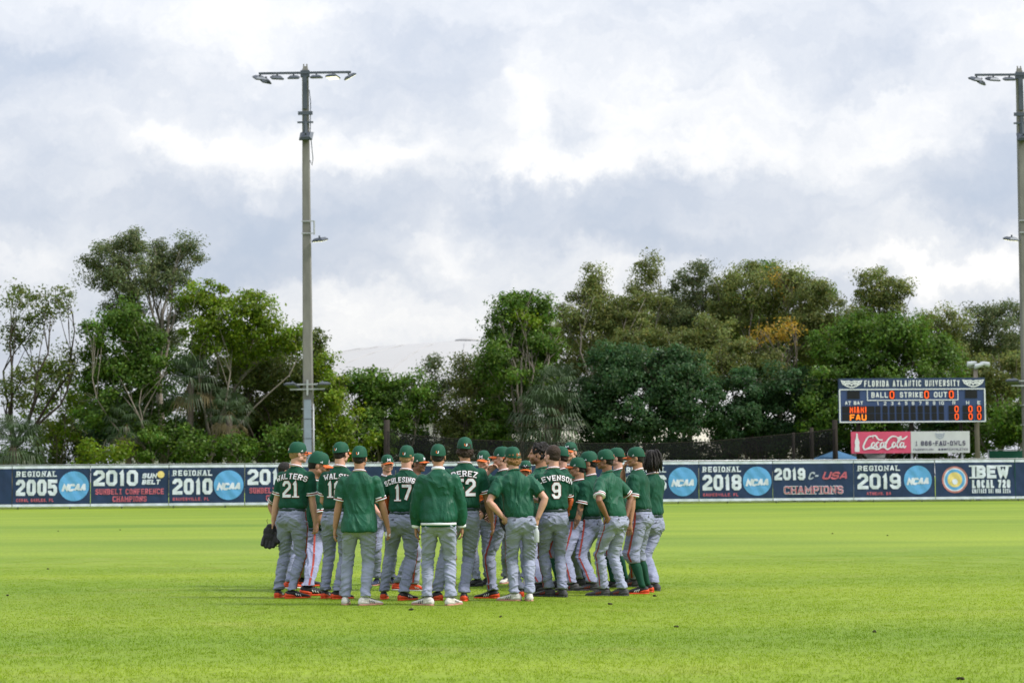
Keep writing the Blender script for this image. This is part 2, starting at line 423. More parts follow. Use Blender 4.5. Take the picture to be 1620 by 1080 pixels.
# ------------------------------------------------------------------ ground and turf
def turf_material(name, blades):
    m_ = bpy.data.materials.new(name); m_.use_nodes = True
    nt = m_.node_tree; N, L = nt.nodes, nt.links; b = N['Principled BSDF']
    g = N.new('ShaderNodeNewGeometry')
    def tex(scale, sc, detail=4):
        mp_ = N.new('ShaderNodeMapping'); mp_.inputs['Scale'].default_value = sc; L.new(g.outputs['Position'], mp_.inputs[0])
        t = N.new('ShaderNodeTexNoise'); t.inputs['Scale'].default_value = scale; t.inputs['Detail'].default_value = detail; L.new(mp_.outputs[0], t.inputs['Vector']); return t.outputs['Fac']
    def rampn(fac, a, c, p0=.3, p1=.7):
        r_ = N.new('ShaderNodeValToRGB'); r_.color_ramp.elements[0].position = p0; r_.color_ramp.elements[1].position = p1
        r_.color_ramp.elements[0].color = (*a, 1); r_.color_ramp.elements[1].color = (*c, 1); L.new(fac, r_.inputs[0]); return r_.outputs[0]
    def mix(a, c, f):
        x = N.new('ShaderNodeMix'); x.data_type = 'RGBA'; L.new(a, x.inputs[6]); L.new(c, x.inputs[7])
        if isinstance(f, float): x.inputs[0].default_value = f
        else: L.new(f, x.inputs[0])
        return x.outputs[2]
    big = rampn(tex(.12, (.45, 1, 1), 4), TURF[0], TURF[1], .38, .62)
    mow = rampn(tex(.30, (.14, 1, 1), 4), TURF[2], TURF[3], .34, .66)
    col = mix(big, mow, .5)
    dry = rampn(tex(.9, (.5, 1, 1), 6), (0, 0, 0), (1, 1, 1), .56, .78)
    dryc = N.new('ShaderNodeRGB'); dryc.outputs[0].default_value = (*TURF[4], 1)
    df = N.new('ShaderNodeMath'); df.operation = 'MULTIPLY'; df.inputs[1].default_value = .45; L.new(dry, df.inputs[0])
    col = mix(col, dryc.outputs[0], df.outputs[0])
    fine = tex(14 if not blades else 30, (1, 1, 1), 8)
    mr = N.new('ShaderNodeMapRange'); mr.inputs[1].default_value = .3; mr.inputs[2].default_value = .7; mr.inputs[3].default_value = 1.3 if blades else .74; mr.inputs[4].default_value = 1.6 if blades else 1.26; L.new(fine, mr.inputs[0])
    v = N.new('ShaderNodeVectorMath'); v.operation = 'SCALE'; L.new(col, v.inputs[0]); L.new(mr.outputs[0], v.inputs['Scale'])
    L.new(v.outputs[0], b.inputs['Base Color']); b.inputs['Roughness'].default_value = .7; b.inputs['Specular IOR Level'].default_value = .15
    if blades:
        tr = N.new('ShaderNodeBsdfTranslucent'); L.new(v.outputs[0], tr.inputs['Color'])
        mx = N.new('ShaderNodeMixShader'); mx.inputs[0].default_value = .45; L.new(b.outputs[0], mx.inputs[1]); L.new(tr.outputs[0], mx.inputs[2])
        L.new(mx.outputs[0], N['Material Output'].inputs['Surface'])
    else:
        bp = N.new('ShaderNodeBump'); bp.inputs['Strength'].default_value = .5; bp.inputs['Distance'].default_value = .04; L.new(fine, bp.inputs['Height']); L.new(bp.outputs[0], b.inputs['Normal'])
    return m_
TURF = [(.105, .182, .012), (.205, .280, .017), (.108, .190, .012), (.230, .295, .027), (.235, .25, .055)]
M['turf'] = turf_material('turf ground', False)
M['blade'] = turf_material('turf blades', True)
ys = [-30] + list(np.linspace(0, 160, 33)) + [250, 400, 900, 2500]
g_ = MB(); xs = [-2500, -600, -200, -60, -20, 20, 60, 200, 600, 2500]
gv = [(x, y, 0) for y in ys for x in xs]
gf = [(j * len(xs) + i, j * len(xs) + i + 1, (j + 1) * len(xs) + i + 1, (j + 1) * len(xs) + i) for j in range(len(ys) - 1) for i in range(len(xs) - 1)]
g_.add(gv, gf)
tag(obj('ground', g_, M['turf'], smooth=False), 'green outfield turf running flat to the fence and beyond', 'grass field', kind='structure')
# blades: one patch of turf, laid over the near outfield
nb = 240; S_ = .56
bx_ = rng.random((nb, 2)) * S_ - S_ / 2; ang = rng.random(nb) * 6.283; hh = .010 + .018 * rng.random(nb) ** 1.5; ww = .0028 + .0025 * rng.random(nb)
ln = rng.normal(0, .011, (nb, 2))
bv = np.zeros((nb, 3, 3)); bv[:, 0, :2] = bx_ + np.c_[np.cos(ang), np.sin(ang)] * ww[:, None]; bv[:, 1, :2] = bx_ - np.c_[np.cos(ang), np.sin(ang)] * ww[:, None]
bv[:, 2, :2] = bx_ + ln; bv[:, 2, 2] = hh
pm = bpy.data.meshes.new('turf_patch'); pm.from_pydata(bv.reshape(-1, 3).tolist(), [], [(3 * i, 3 * i + 1, 3 * i + 2) for i in range(nb)]); pm.materials.append(M['blade'])
patch = bpy.data.objects.new('turf_patch', pm)
pts = []
y_ = 12.8
while y_ < 42:
    hw = y_ * .27 + 1.2; x_ = -hw
    while x_ < hw:
        if y_ < 32 or random.random() > (y_ - 32) / 10: pts.append((x_ + random.uniform(-.08, .08), y_ + random.uniform(-.08, .08), 0.001))
        x_ += .5
    y_ += .5
gm = bpy.data.meshes.new('grass'); gm.from_pydata(pts, [], [])
go = bpy.data.objects.new('grass', gm); COL.objects.link(go)
tag(go, 'short mown grass blades of the near outfield', 'grass', kind='stuff')
ng = bpy.data.node_groups.new('lay turf', 'GeometryNodeTree')
ng.interface.new_socket('Geometry', in_out='INPUT', socket_type='NodeSocketGeometry'); ng.interface.new_socket('Geometry', in_out='OUTPUT', socket_type='NodeSocketGeometry')
gi, gout = ng.nodes.new('NodeGroupInput'), ng.nodes.new('NodeGroupOutput')
ip = ng.nodes.new('GeometryNodeInstanceOnPoints'); oi = ng.nodes.new('GeometryNodeObjectInfo'); oi.inputs[0].default_value = patch
rv = ng.nodes.new('FunctionNodeRandomValue'); rv.data_type = 'FLOAT_VECTOR'; rv.inputs[1].default_value = (0, 0, 6.283)
ng.links.new(gi.outputs[0], ip.inputs['Points']); ng.links.new(oi.outputs['Geometry'], ip.inputs['Instance']); ng.links.new(rv.outputs[0], ip.inputs['Rotation'])
ps = ng.nodes.new('GeometryNodeInputPosition'); sx_ = ng.nodes.new('ShaderNodeSeparateXYZ'); ng.links.new(ps.outputs[0], sx_.inputs[0])
mr_ = ng.nodes.new('ShaderNodeMapRange'); mr_.inputs[1].default_value = 16; mr_.inputs[2].default_value = 42; mr_.inputs[3].default_value = 1; mr_.inputs[4].default_value = .03; ng.links.new(sx_.outputs[1], mr_.inputs[0])
cb = ng.nodes.new('ShaderNodeCombineXYZ'); cb.inputs[0].default_value = 1; cb.inputs[1].default_value = 1; ng.links.new(mr_.outputs[0], cb.inputs[2]); ng.links.new(cb.outputs[0], ip.inputs['Scale'])
ng.links.new(ip.outputs[0], gout.inputs[0])
go.modifiers.new('turf', 'NODES').node_group = ng
# crumbs of soil kicked up on the grass
M['soil'] = mat('soil', (.03, .022, .014), .95, .4, 30)
for (px, py) in ((792, 976), (1036, 943), (965, 956), (92, 840), (12, 942), (1070, 992), (1404, 847), (1519, 1075), (1317, 844), (76, 900), (1383, 1000), (650, 965), (190, 838)):
    c = MB(); c.ell((0, 0, .008), (.018 + random.random() * .014, .016, .013), 7, 4); 
    c.v = [(x + random.uniform(-.008, .008), y + random.uniform(-.008, .008), max(0, z + random.uniform(-.006, .006))) for x, y, z in c.v]
    tag(obj('soil_clod', c, M['soil'], loc=ground(px, py)), 'small dark clod of soil lying on the outfield grass', 'soil clod', 'soil clods on the grass')

# ------------------------------------------------------------------ outfield fence and its banners
M['navy'] = mat('navy vinyl', (.018, .038, .100), .45, .22, 1.6, 1.0, 2.4, stretch=(1, 1, .55))
M['b_white'] = mat('printed white', (.64, .70, .82), .5, .05, 4, .4, 2.2)
M['b_pink'] = mat('printed red', (.50, .12, .17), .5, .15, 6)
M['b_blue'] = mat('printed sky blue', (.115, .36, .70), .5, .06, 4, .4, 2.2)
M['b_grey'] = mat('printed silver', (.35, .40, .50), .5)
M['b_yellow'] = mat('printed yellow', (.72, .58, .22), .5)
M['b_red'] = mat('printed red ring', (.48, .20, .20), .5)
M['galv'] = mat('galvanised steel', (.42, .44, .46), .4, .15, 20, metal=.4)
M['darkpost'] = mat('dark post', (.03, .024, .02), .85, .3, 15)
FA, FB = at(-60, 795, 106.6), at(1690, 795, 112.0)
FA.z = FB.z = 0
FE = (FB - FA).normalized(); FN = Vector((FE.y, -FE.x, 0)); FROT = math.atan2(FE.y, FE.x)
def on_fence(px, off=0.0):
    d = ray(px, 795); A = FA + FN * off
    t = (A.x * FE.y - A.y * FE.x) / (d.x * FE.y - d.y * FE.x)
    return Vector((d.x * t, d.y * t, 0))
FH = 2.36
fence = empty('outfield_fence', on_fence(810), FROT)
tag(fence, 'low chain-link outfield fence with grey posts behind the banners', 'fence')
fl = (on_fence(-55) - on_fence(810)).dot(FE); fr_ = (on_fence(1675) - on_fence(810)).dot(FE)
x = fl
post_me = None
while x < fr_:
    if post_me is None: post_me = MB().tube([(0, 0, 0), (0, 0, FH + .03)], .035, 8).ell((0, 0, FH + .03), (.04, .04, .03), 8, 4).mesh('post')
    link('post', post_me, M['galv'], fence, (x, .06, 0)); x += 2.75
obj('top_rail', MB().tube([(fl, .0, FH), (fr_, .0, FH)], .03, 8), M['galv'], fence)
obj('bottom_rail', MB().tube([(fl, .06, .06), (fr_, .06, .06)], .022, 6), M['galv'], fence)
cl = MB(); x = fl
while x < fr_:
    for s in (-1, 1):
        cl.add([(x, .03, .02), (x + .006, .03, .02), (x + .006 + s * .28, .03, .30), (x + s * .28, .03, .30)], [(0, 1, 2, 3)])
    x += .07
tag(obj('chain_link', cl, M['darkpost'], fence, smooth=False), kind='stuff')

def disp(x, z, sd):
    return 1.5 * (.018 * math.sin(1.9 * x + sd) * math.sin(1.3 * z + sd * 2) + .012 * math.sin(3.7 * x - 2.3 * z + sd * 3) + .006 * math.sin(9 * x + 7 * z + sd))
def lettering(parent, name, txt, cx, z0, h, w, t, gap, material, sd=None, off=.02, slant=0, serif=0, fit=None, align=.5):
    words = []
    st, tot = text_strips(txt, h, w, t, gap, slant=slant, serif=serif, step=.12 if sd is not None else None, align=align, fit=fit, words=words)
    for wi in sorted(set(words)):                             # one part for each word
        vv, ff = strips_mesh([s_ for s_, k in zip(st, words) if k == wi], lambda a, b, i: (cx + a, (disp(cx + a, z0 + b, sd) if sd is not None else 0) - off - .0012 * i, z0 + b))
        obj(name, MB().add(vv, ff), material, parent, smooth=False)
def disc(parent, name, cx, cz, r, material, sd, off=.015, r0=0.0, n=32):
    m_ = MB(); rr = [r0 + (r - r0) * i / 3 for i in range(4)]
    vv = [(cx + q * math.cos(a), disp(cx + q * math.cos(a), cz + q * math.sin(a), sd) - off, cz + q * math.sin(a)) for q in rr for a in [2 * math.pi * i / n for i in range(n)]]
    ff = [(k * n + i, k * n + (i + 1) % n, (k + 1) * n + (i + 1) % n, (k + 1) * n + i) for k in range(3) for i in range(n)]
    return obj(name, m_.add(vv, ff), material, parent, smooth=False)
BAN = [(-108, 19, None), (19, 143, ('R', '2005', 'CORAL GABLES, FL')), (143, 267, ('S', '2010')), (267, 387, ('R', '2010', 'GAINESVILLE, FL')), (387, 507, ('S', '2013')),
       (507, 626, None), (626, 745, None), (745, 865, None), (865, 985, None), (985, 1106, ('R', '2016', 'GAINESVILLE, FL')), (1106, 1223, ('R', '2018', 'GAINESVILLE, FL')),
       (1223, 1351, ('C', '2019')), (1351, 1480, ('R', '2019', 'ATHENS, GA')), (1480, 1607, ('I',)), (1607, 1680, None)]
for bi, (p0, p1, what) in enumerate(BAN):
    a, b = on_fence(p0, .05), on_fence(p1, .05); w = (b - a).length - .03; c = (a + b) / 2
    z0, z1 = .13, FH - .045; H_ = z1 - z0; sd = bi * 1.7
    def sheet(za, zb, off, nx=30, nz=10, inset=0.0):
        m_ = MB(); X = np.linspace(-w / 2 + inset, w / 2 - inset, nx + 1); Z = np.linspace(za, zb, nz + 1)
        vv = [(x, disp(x, z, sd) - off, z) for z in Z for x in X]
        return m_.add(vv, [(j * (nx + 1) + i, j * (nx + 1) + i + 1, (j + 1) * (nx + 1) + i + 1, (j + 1) * (nx + 1) + i) for j in range(nz) for i in range(nx)])
    ban = obj('banner', sheet(z0, z1, 0), M['navy'], None, loc=c); ban.rotation_euler = (0, 0, FROT)
    obj('top_band', sheet(z1 - .14, z1 - .005, .008, 30, 2, .004), M['b_white'], ban)
    obj('bottom_band', sheet(z0 + .005, z0 + .14, .008, 30, 2, .004), M['b_white'], ban)
    U = lambda u: -w / 2 + u * w
    V = lambda v: z0 + v * H_
    lab, grp = 'plain navy banner panel hidden behind the huddle of players', 'plain navy banners behind the huddle'
    if what is None and p0 < 0: lab, grp = 'plain navy end banner beside the REGIONAL 2005 banner', None
    if what is None and p0 > 1500: lab, grp = 'plain navy end banner beside the IBEW banner', None
    if what and what[0] == 'R':
        lettering(ban, 'title_lettering', 'REGIONAL', U(.31), V(.735),   .30, .26, .068, .075, M['b_white'], sd, serif=.35, fit=w * .52)
        lettering(ban, 'year_lettering', what[1], U(.31), V(.275), .86, .5, .19, .07, M['b_white'], sd, fit=w * .53)
        lettering(ban, 'place_lettering', what[2], U(.05), V(.125), .17, .15, .038, .035, M['b_pink'], sd, fit=w * (.48 if len(what[2]) > 11 else .30), align=0.0 if len(what[2]) > 11 else -.35)
        disc(ban, 'emblem_disc', U(.79), V(.5), .80, M['b_blue'], sd)
        lettering(ban, 'emblem_lettering', 'NCAA', U(.785), V(.375), .40, .36, .12, -.02, M['b_white'], sd, off=.024, slant=.25, fit=1.26)
        lab, grp = {19: 'navy REGIONAL 2005 banner with CORAL GABLES in red and round blue emblem', 267: 'navy REGIONAL 2010 banner hung between the two SUNBELT banners', 985: 'navy REGIONAL 2016 banner half hidden by the dreadlocked player',
                    1106: 'navy REGIONAL 2018 banner hung before the 2019 CHAMPIONS banner', 1351: 'navy REGIONAL 2019 ATHENS banner under the drink sign'}[p0], None
    elif what and what[0] == 'S':
        lettering(ban, 'year_lettering', what[1], U(.32), V(.50), .84, .5, .19, .07, M['b_white'], sd, fit=w * .57)
        lettering(ban, 'logo_lettering', 'SUN', U(.75), V(.68), .27, .26, .075, .03, M['b_white'], sd, slant=.2, fit=.78)
        lettering(ban, 'logo_lettering', 'BELT', U(.77), V(.53), .26, .24, .07, .03, M['b_white'], sd, slant=.2, fit=.95)
        disc(ban, 'logo_sun', U(.90), V(.77), .19, M['b_yellow'], sd)
        lettering(ban, 'title_lettering', 'SUNBELT CONFERENCE', U(.5), V(.29), .30, .22, .055, .04, M['b_pink'], sd, serif=.4, fit=w * .88)
        lettering(ban, 'title_lettering', 'CHAMPIONS', U(.5), V(.11), .30, .22, .055, .04, M['b_pink'], sd, serif=.4, fit=w * .44)
        lab, grp = {143: 'navy SUNBELT CONFERENCE CHAMPIONS banner for 2010 with yellow sun logo in full view', 387: 'navy SUNBELT CONFERENCE banner partly covered by number 21'}[p0], None
    elif what and what[0] == 'C':
        lettering(ban, 'year_lettering', what[1], U(.21), V(.52), .66, .42, .16, .06, M['b_white'], sd, fit=w * .38)
        lettering(ban, 'logo_lettering', 'C-', U(.49), V(.53), .42, .36, .09, .03, M['b_grey'], sd, slant=.4, fit=.55)
        lettering(ban, 'logo_lettering', 'USA', U(.76), V(.53), .42, .42, .10, .04, M['b_pink'], sd, slant=.4, fit=w * .31)
        lettering(ban, 'title_lettering', 'CHAMPIONS', U(.5), V(.16), .46, .32, .10, .05, M['b_white'], sd, serif=.4, fit=w * .74)
        lettering(ban, 'title_inline', 'CHAMPIONS', U(.5), V(.16) + .025, .41, .30, .055, .07, M['b_pink'], sd, off=.034, serif=.4, fit=w * .73)
        lab, grp = 'navy banner reading 2019 CHAMPIONS with slanted logo letters', None
    elif what and what[0] == 'I':
        for r, r0, mt in ((.74, .64, 'b_red'), (.64, .58, 'b_white'), (.58, .42, 'b_blue'), (.42, .05, 'b_yellow')):
            disc(ban, 'seal_ring', U(.245), V(.5), r, M[mt], sd, r0=r0, off=.016 + (.7 - r) * .01)
        disc(ban, 'seal_centre', U(.245), V(.45), .16, M['b_white'], sd, off=.03)
        lettering(ban, 'title_lettering', 'IBEW', U(.69), V(.53), .72, .46, .19, .06, M['b_white'], sd, serif=.35, fit=w * .47)
        lettering(ban, 'title_lettering', 'LOCAL 728', U(.70), V(.28), .46, .36, .12, .06, M['b_white'], sd, fit=w * .48)
        lettering(ban, 'title_lettering', 'CONTACT 561 966 2224', U(.70), V(.15), .24, .2, .05, .035, M['b_white'], sd, fit=w * .48)
        lab, grp = 'navy banner reading IBEW LOCAL 728 with round union seal', None
    tag(ban, lab, 'banner', grp)

# ------------------------------------------------------------------ floodlight poles
M['concrete'] = mat('pole concrete', (.20, .194, .186), .85, .25, 2.5, .3, 30, stretch=(1, 1, .25))
M['lampgrey'] = mat('lamp housing', (.075, .088, .11), .45, .15, 9, metal=.3)
M['lampglass'] = mat('lamp glass', (.16, .17, .18), .25, .05, 5)
M['lamplit'] = mat('lit lamp glass', (.8, .8, .6), .3, .05, 5, emit=((1.0, .95, .62), 1.6))
M['box'] = mat('panel box grey blue', (.27, .32, .40), .45, .08, 3)
M['steel'] = mat('steel arm', (.085, .10, .125), .5, .1, 9, metal=.3)
def floodlight(parent, loc, yaw, pitch, lit=False, s=1.0):
    mt = Matrix.Translation(loc) @ Matrix.Rotation(yaw, 4, 'Z') @ Matrix.Rotation(pitch, 4, 'X') @ Matrix.Scale(s, 4)
    h = MB(); h.loft([[(-.34, -.28, -.10), (.34, -.28, -.10), (.34, .28, -.10), (-.34, .28, -.10)], [(-.36, -.30, -.03), (.36, -.30, -.03), (.36, .30, -.03), (-.36, .30, -.03)], [(-.22, -.2, .08), (.22, -.2, .08), (.22, .2, .08), (-.22, .2, .08)]])
    h.tube([(0, 0, .06), (0, 0, .2)], .05, 6)
    o = obj('floodlight', h.xform(mt), M['lampgrey'], parent, smooth=False)
    obj('lens', MB().box((-.31, -.25, -.115), (.31, .25, -.103)).xform(mt), M['lamplit' if lit else 'lampglass'], o, smooth=False)
def light_pole(px, depth, top_py, label, lean):
    base = at(px, 745, depth); base.z = 0
    ztop = at(px, top_py, depth).z
    root = empty('light_pole', base); root.rotation_euler = (0, lean, 0)
    tag(root, label, 'light pole', None)
    k = ztop / 24.7
    p = MB()
    def sq(z, h): 
        b_ = h * .18
        return [(-h + b_, -h, z), (h - b_, -h, z), (h, -h + b_, z), (h, h - b_, z), (h - b_, h, z), (-h + b_, h, z), (-h, h - b_, z), (-h, -h + b_, z)]
    p.loft([sq(0, .31), sq(ztop * .33, .27), sq(ztop * .66, .225), sq(ztop - .25, .175)])
    obj('pole', p, M['concrete'], root, smooth=False)
    za = ztop - .62
    obj('pole_cap', MB().box((-.13, -.13, ztop - .255), (.13, .13, ztop - .1)).tube([(-.09, 0, ztop - .12), (-.09, 0, ztop + .05)], .04, 6).tube([(.09, 0, ztop - .12), (.09, 0, ztop + .05)], .04, 6), M['concrete'], root, smooth=False)
    arm = MB().box((-2.68, -.30, za - .02 + .07), (2.68, -.18, za + .17)); arm.box((-.26, -.26, za - .12), (.26, .0, za + .26)); arm.box((-.12, -.29, za - 2.0), (.12, -.17, za - .1)); arm.box((-.42, -.27, za - 2.35), (.42, -.16, za - 2.15))
    obj('crossarm', arm, M['steel'], root, smooth=False)
    for x, yw, pt, s in ((-2.62, .5, .42, 1.0), (-1.62, .3, .34, 1.02), (-.66, 0, .3, .95), (.66, -.1, .12, .95), (1.62, -.3, -.1, 1.0), (2.6, -1.1, .55, .95)):
        floodlight(root, (x, -.24, za - .12), yw, pt, x > 1.2, s)
    floodlight(root, (-2.35, -.1, za - .22), .9, .7)
    # upper bracket lamp, side lamp, lower arms
    zb = ztop * .835
    obj('bracket', MB().box((-.46, -.31, zb + .75), (.46, -.22, zb + .85)).tube([(0, -.3, zb + .1), (0, -.27, zb + .8)], .12, 8).box((-.08, -.3, zb + .6), (.08, -.24, zb + 1.2)), M['steel'], root, smooth=False)
    floodlight(root, (.06, -.42, zb), -.12, .85, False, 1.1)
    zc = ztop * .61
    obj('conduit', MB().tube([(.24, -.2, za - .9), (.31, -.2, za - 1.6), (.28, -.2, za - 3.4), (.42, -.2, za - 4.9), (.36, -.2, za - 5.3), (.24, -.18, za - 5.0)], .025, 6), M['steel'], root)
    obj('clamp', MB().box((-.28, -.28, zc + .75), (.46, -.22, zc + .81)).box((-.28, -.28, zc + .05), (.40, -.22, zc + .11)).tube([(.46, -.25, zc + .8), (.46, -.25, zc + .0)], .05, 6), M['galv'], root, smooth=False)
    sgn = 1 if px < 800 else -1
    floodlight(root, (sgn * .78, -.3, zc - .28), -.5 * sgn, .25, True, 1.05)
    zd = ztop * .266
    obj('lower_arm', MB().box((-1.0, -.38, zd - .18), (1.0, -.30, zd - .1)).box((-.6, -.40, zd + .1), (.6, -.32, zd + .18)).box((-.05, -.44, zd - .5), (.05, -.30, zd + .4)), M['galv'], root, smooth=False)
    for s in (-1, 1): floodlight(root, (s * .88, -.36, zd + .12), s * .5, -.3, False, 1.05)
    z = zd - .75
    for i in range(4):
        obj('panel_box', MB().box((-.20, -.47, z - 1.08), (.20, -.305, z)), M['box'], root, smooth=False); z -= 1.12
    obj('band', MB().box((-.36, -.33, zd - 1.3), (.36, .33, zd - 1.24)).box((-.37, -.34, zd - 2.45), (.37, .34, zd - 2.39)), M['galv'], root, smooth=False)
    obj('conduit', MB().tube([(.33, -.33, zd - 1.0), (.34, -.33, .1)], .04, 6), M['galv'], root)
    return root
light_pole(489, 114.5, 103, 'tall concrete floodlight pole with six-lamp crossarm behind the huddle', -.0085)
light_pole(1628, 116.5, 106, 'tall concrete floodlight pole standing past the scoreboard', .0)

# ------------------------------------------------------------------ scoreboard and signs behind the fence
M['sb_navy'] = mat('scoreboard navy', (.045, .075, .19), .4, .08, 1.2)
M['sb_head'] = mat('scoreboard header', (.038, .062, .135), .4, .08, 1.2)
M['sb_black'] = mat('display black', (.012, .013, .017), .35, .2, 4)
M['sb_white'] = mat('scoreboard white', (.76, .79, .83), .5, .04, 3)
M['led_red'] = mat('red led', (.7, .08, .02), .5, emit=((1.0, .11, .01), .75))
M['led_orange'] = mat('orange led', (.8, .25, .02), .5, emit=((1.0, .2, .012), .8))
SBD = 116.5
p00, p11 = at(1328, 668.5, SBD), at(1558.5, 597, SBD)
SW, SH = p11.x - p00.x, p11.z - p00.z
sb = empty('scoreboard', ((p00.x + p11.x) / 2, SBD, 0)); sb.rotation_euler = (0, 0, R(1.0))
tag(sb, 'navy electronic baseball scoreboard lettered FLORIDA ATLANTIC UNIVERSITY', 'scoreboard')
SX = lambda x: ((x - 118) / 957 - .5) * SW
SZ = lambda y: p00.z + (455 - y) / 307 * SH
def sbox(name, x0, y0, x1, y1, front, thick, material, parent=sb):
    return obj(name, MB().box((SX(x0), -front, SZ(y1)), (SX(x1), -front + thick, SZ(y0))), material, parent, smooth=False)
board = sbox('cabinet', 118, 224, 1075, 455, .0, .35, M['sb_navy'])
sbox('header_panel', 118, 148, 1075, 222, .0, .33, M['sb_head'])
for q in ((118, 222, 1075, 229), (118, 447, 1075, 455.5), (117, 229, 125, 447), (1067, 229, 1076, 447)): sbox('border', *q, .03, .03, M['sb_white'])
for q in ((300, 231, 305, 304), (893, 231, 898, 304), (305, 298, 893, 304)): sbox('count_frame', *q, .022, .022, M['sb_white'])
for q in ((170, 234, 252, 290), (943, 234, 1022, 290)): sbox('blank_display', *q, .02, .02, M['sb_black'])
def slet(name, txt, x0, x1, y0, y1, material, off=.03, t=.27, **kw):
    h = SZ(y0) - SZ(y1); n = len(txt)
    return lettering(sb, name, txt, (SX(x0) + SX(x1)) / 2, SZ(y1), h, h * .72, h * t, h * .2, material, None, off, fit=SX(x1) - SX(x0), **kw)
slet('title_lettering', 'FLORIDA ATLANTIC UNIVERSITY', 283, 908, 163, 206, M['sb_white'], t=.17)
slet('caption_lettering', 'BALL', 328, 437, 245, 283, M['sb_white'], t=.19); slet('caption_lettering', 'STRIKE', 515, 665, 245, 283, M['sb_white'], t=.19); slet('caption_lettering', 'OUT', 738, 825, 245, 283, M['sb_white'], t=.19)
slet('caption_lettering', 'AT BAT', 155, 272, 306, 331, M['sb_white'], t=.22)
IX = [370, 417, 463, 508, 555, 600, 647, 692, 738, 785]
for i, x in enumerate(IX): slet('inning_number', str(i + 1), x - (16 if i == 9 else 8), x + (17 if i == 9 else 8), 310, 335, M['sb_white'], t=.19)
for ch, x in (('R', 868), ('H', 958), ('E', 1031)): slet('caption_lettering', ch, x - 10, x + 10, 309, 334, M['sb_white'], t=.19)
for x in IX:
    for q in ((341, 389), (393, 441)): sbox('digit_cell', x - 16.5, q[0], x + 16.5, q[1], .02, .02, M['sb_black'])
for q in ((341, 389), (393, 441)):
    sbox('team_display', 135, q[0], 347, q[1], .02, .02, M['sb_black'])
    for a, b in ((833, 902), (925, 992), (1014, 1051)): sbox('digit_cell', a, q[0], b, q[1], .02, .02, M['sb_black'])
for x in (463, 690, 852):
    sbox('digit_cell', x - 19, 233, x + 19, 293, .02, .02, M['sb_black'])
    slet('digit', '0', x - 15, x + 15, 237, 290, M['led_red'], off=.035, t=.13)
for x in (884, 975, 1032):
    for q in ((343, 387), (395, 439)): slet('digit', '0', x - 13, x + 13, q[0], q[1], M['led_red'], off=.035, t=.14)
slet('team_name', 'MIAMI', 185, 293, 345, 387, M['led_red'], off=.035, t=.17); slet('team_name', 'FAU', 185, 293, 398, 440, M['led_orange'], off=.035, t=.19)
for cx in (200, 997):                                       # owl head emblem with spread wings
    e = []
    for s in (-1, 1):
        e += [[(0, .18), (s * .25, .30), (s * .62, .26), (s * 1.0, .34), (s * .85, .0), (s * .5, -.25), (s * .2, -.38), (0, -.40)], [(s * .12, .02), (s * .3, .12), (s * .55, .06), (s * .35, -.1), (s * .12, .02)], [(s * .62, .14), (s * .82, .16)], [(s * .5, -.06), (s * .7, .0)]]
    e.append([(-.08, -.02), (0, -.2), (.08, -.02)])
    k = (SX(67) - SX(0))
    st = [[tuple(Vector((a.x, a.y)) for a in pr) for pr in stroke_strip([(x * k, y * k * .85) for x, y in s], .07)] for s in e]
    vv, ff = strips_mesh(st, lambda a, b, i: (SX(cx) + a, -.03 - .001 * i, SZ(185) + b))
    obj('emblem', MB().add(vv, ff), M['sb_white'], sb, smooth=False)
M['wood'] = mat('wood pole', (.26, .225, .185), .85, .25, 4, .3, 20, stretch=(1, 1, .2))
for x, r_, top in ((SX(250), .14, .5), (SX(600), .13, .5), (SX(925), .11, .5)):
    obj('support_post', MB().tube([(x, .5, 0), (x, .5, p11.z - top)], r_, 10), M['darkpost'], sb)
obj('support_beam', MB().box((SX(150), .34, SZ(440)), (SX(1040), .42, SZ(425))).box((SX(150), .34, SZ(250)), (SX(1040), .42, SZ(235))), M['darkpost'], sb, smooth=False)
# timber lamp pole beside it
wp = empty('lamp_pole', (at(1546, 700, 117.4).x, 117.4, 0)); ztop = at(1546, 579, 117.4).z
tag(wp, 'short pale timber pole with white lamps beside the scoreboard', 'light pole')
obj('pole', MB().tube([(0, 0, 0), (0, 0, ztop)], [.16, .125], 12), M['wood'], wp)
M['lampwhite'] = mat('white lamp', (.62, .65, .68), .4, .1, 9)
for q, sx in (((-.25, -.1, ztop + .15), -1), ((.15, -.2, ztop + .02), -1), ((.55, -.1, ztop + .12), 1)):
    obj('lamp_head', MB().loft([[Vector(q) + Vector((sx * d, 0, -d * .25)) + Vector((0, math.cos(a) * rr, math.sin(a) * rr)) for a in [2 * math.pi * i / 12 for i in range(12)]] for d, rr in ((-.3, .04), (-.2, .09), (.0, .14), (.24, .17), (.26, .11))]), M['lampwhite'], wp)
obj('lamp_bracket', MB().tube([(-.4, -.05, ztop - .05), (.6, -.05, ztop - .05)], .04, 6), M['galv'], wp)
# advertising board below
M['ad_red'] = mat('faded red panel', (.68, .095, .185), .5, .1, 1.5)
M['ad_white'] = mat('cream panel', (.60, .62, .64), .5, .08, 1.5)
M['ad_print'] = mat('dark print', (.045, .04, .10), .6); M['ad_red_print'] = mat('red print', (.33, .05, .10), .6)
AD = 116.0
ad = empty('advertising_sign', (at((1347 + 1534) / 2, 700, AD).x, AD, 0)); ad.rotation_euler = (0, 0, R(1.0))
tag(ad, 'long sign board, red soft drink half and cream telephone half, below the scoreboard', 'sign')
q0, q1 = at(1346.5, 717, AD), at(1534, 681.5, AD); AW, AH = q1.x - q0.x, q1.z - q0.z
AX = lambda x: ((x - 193) / 779 - .5) * AW
AZ = lambda y: q0.z + (651 - y) / 148 * AH
obj('panel', MB().box((AX(193), 0, AZ(651)), (AX(583), .08, AZ(503))), M['ad_red'], ad, smooth=False)
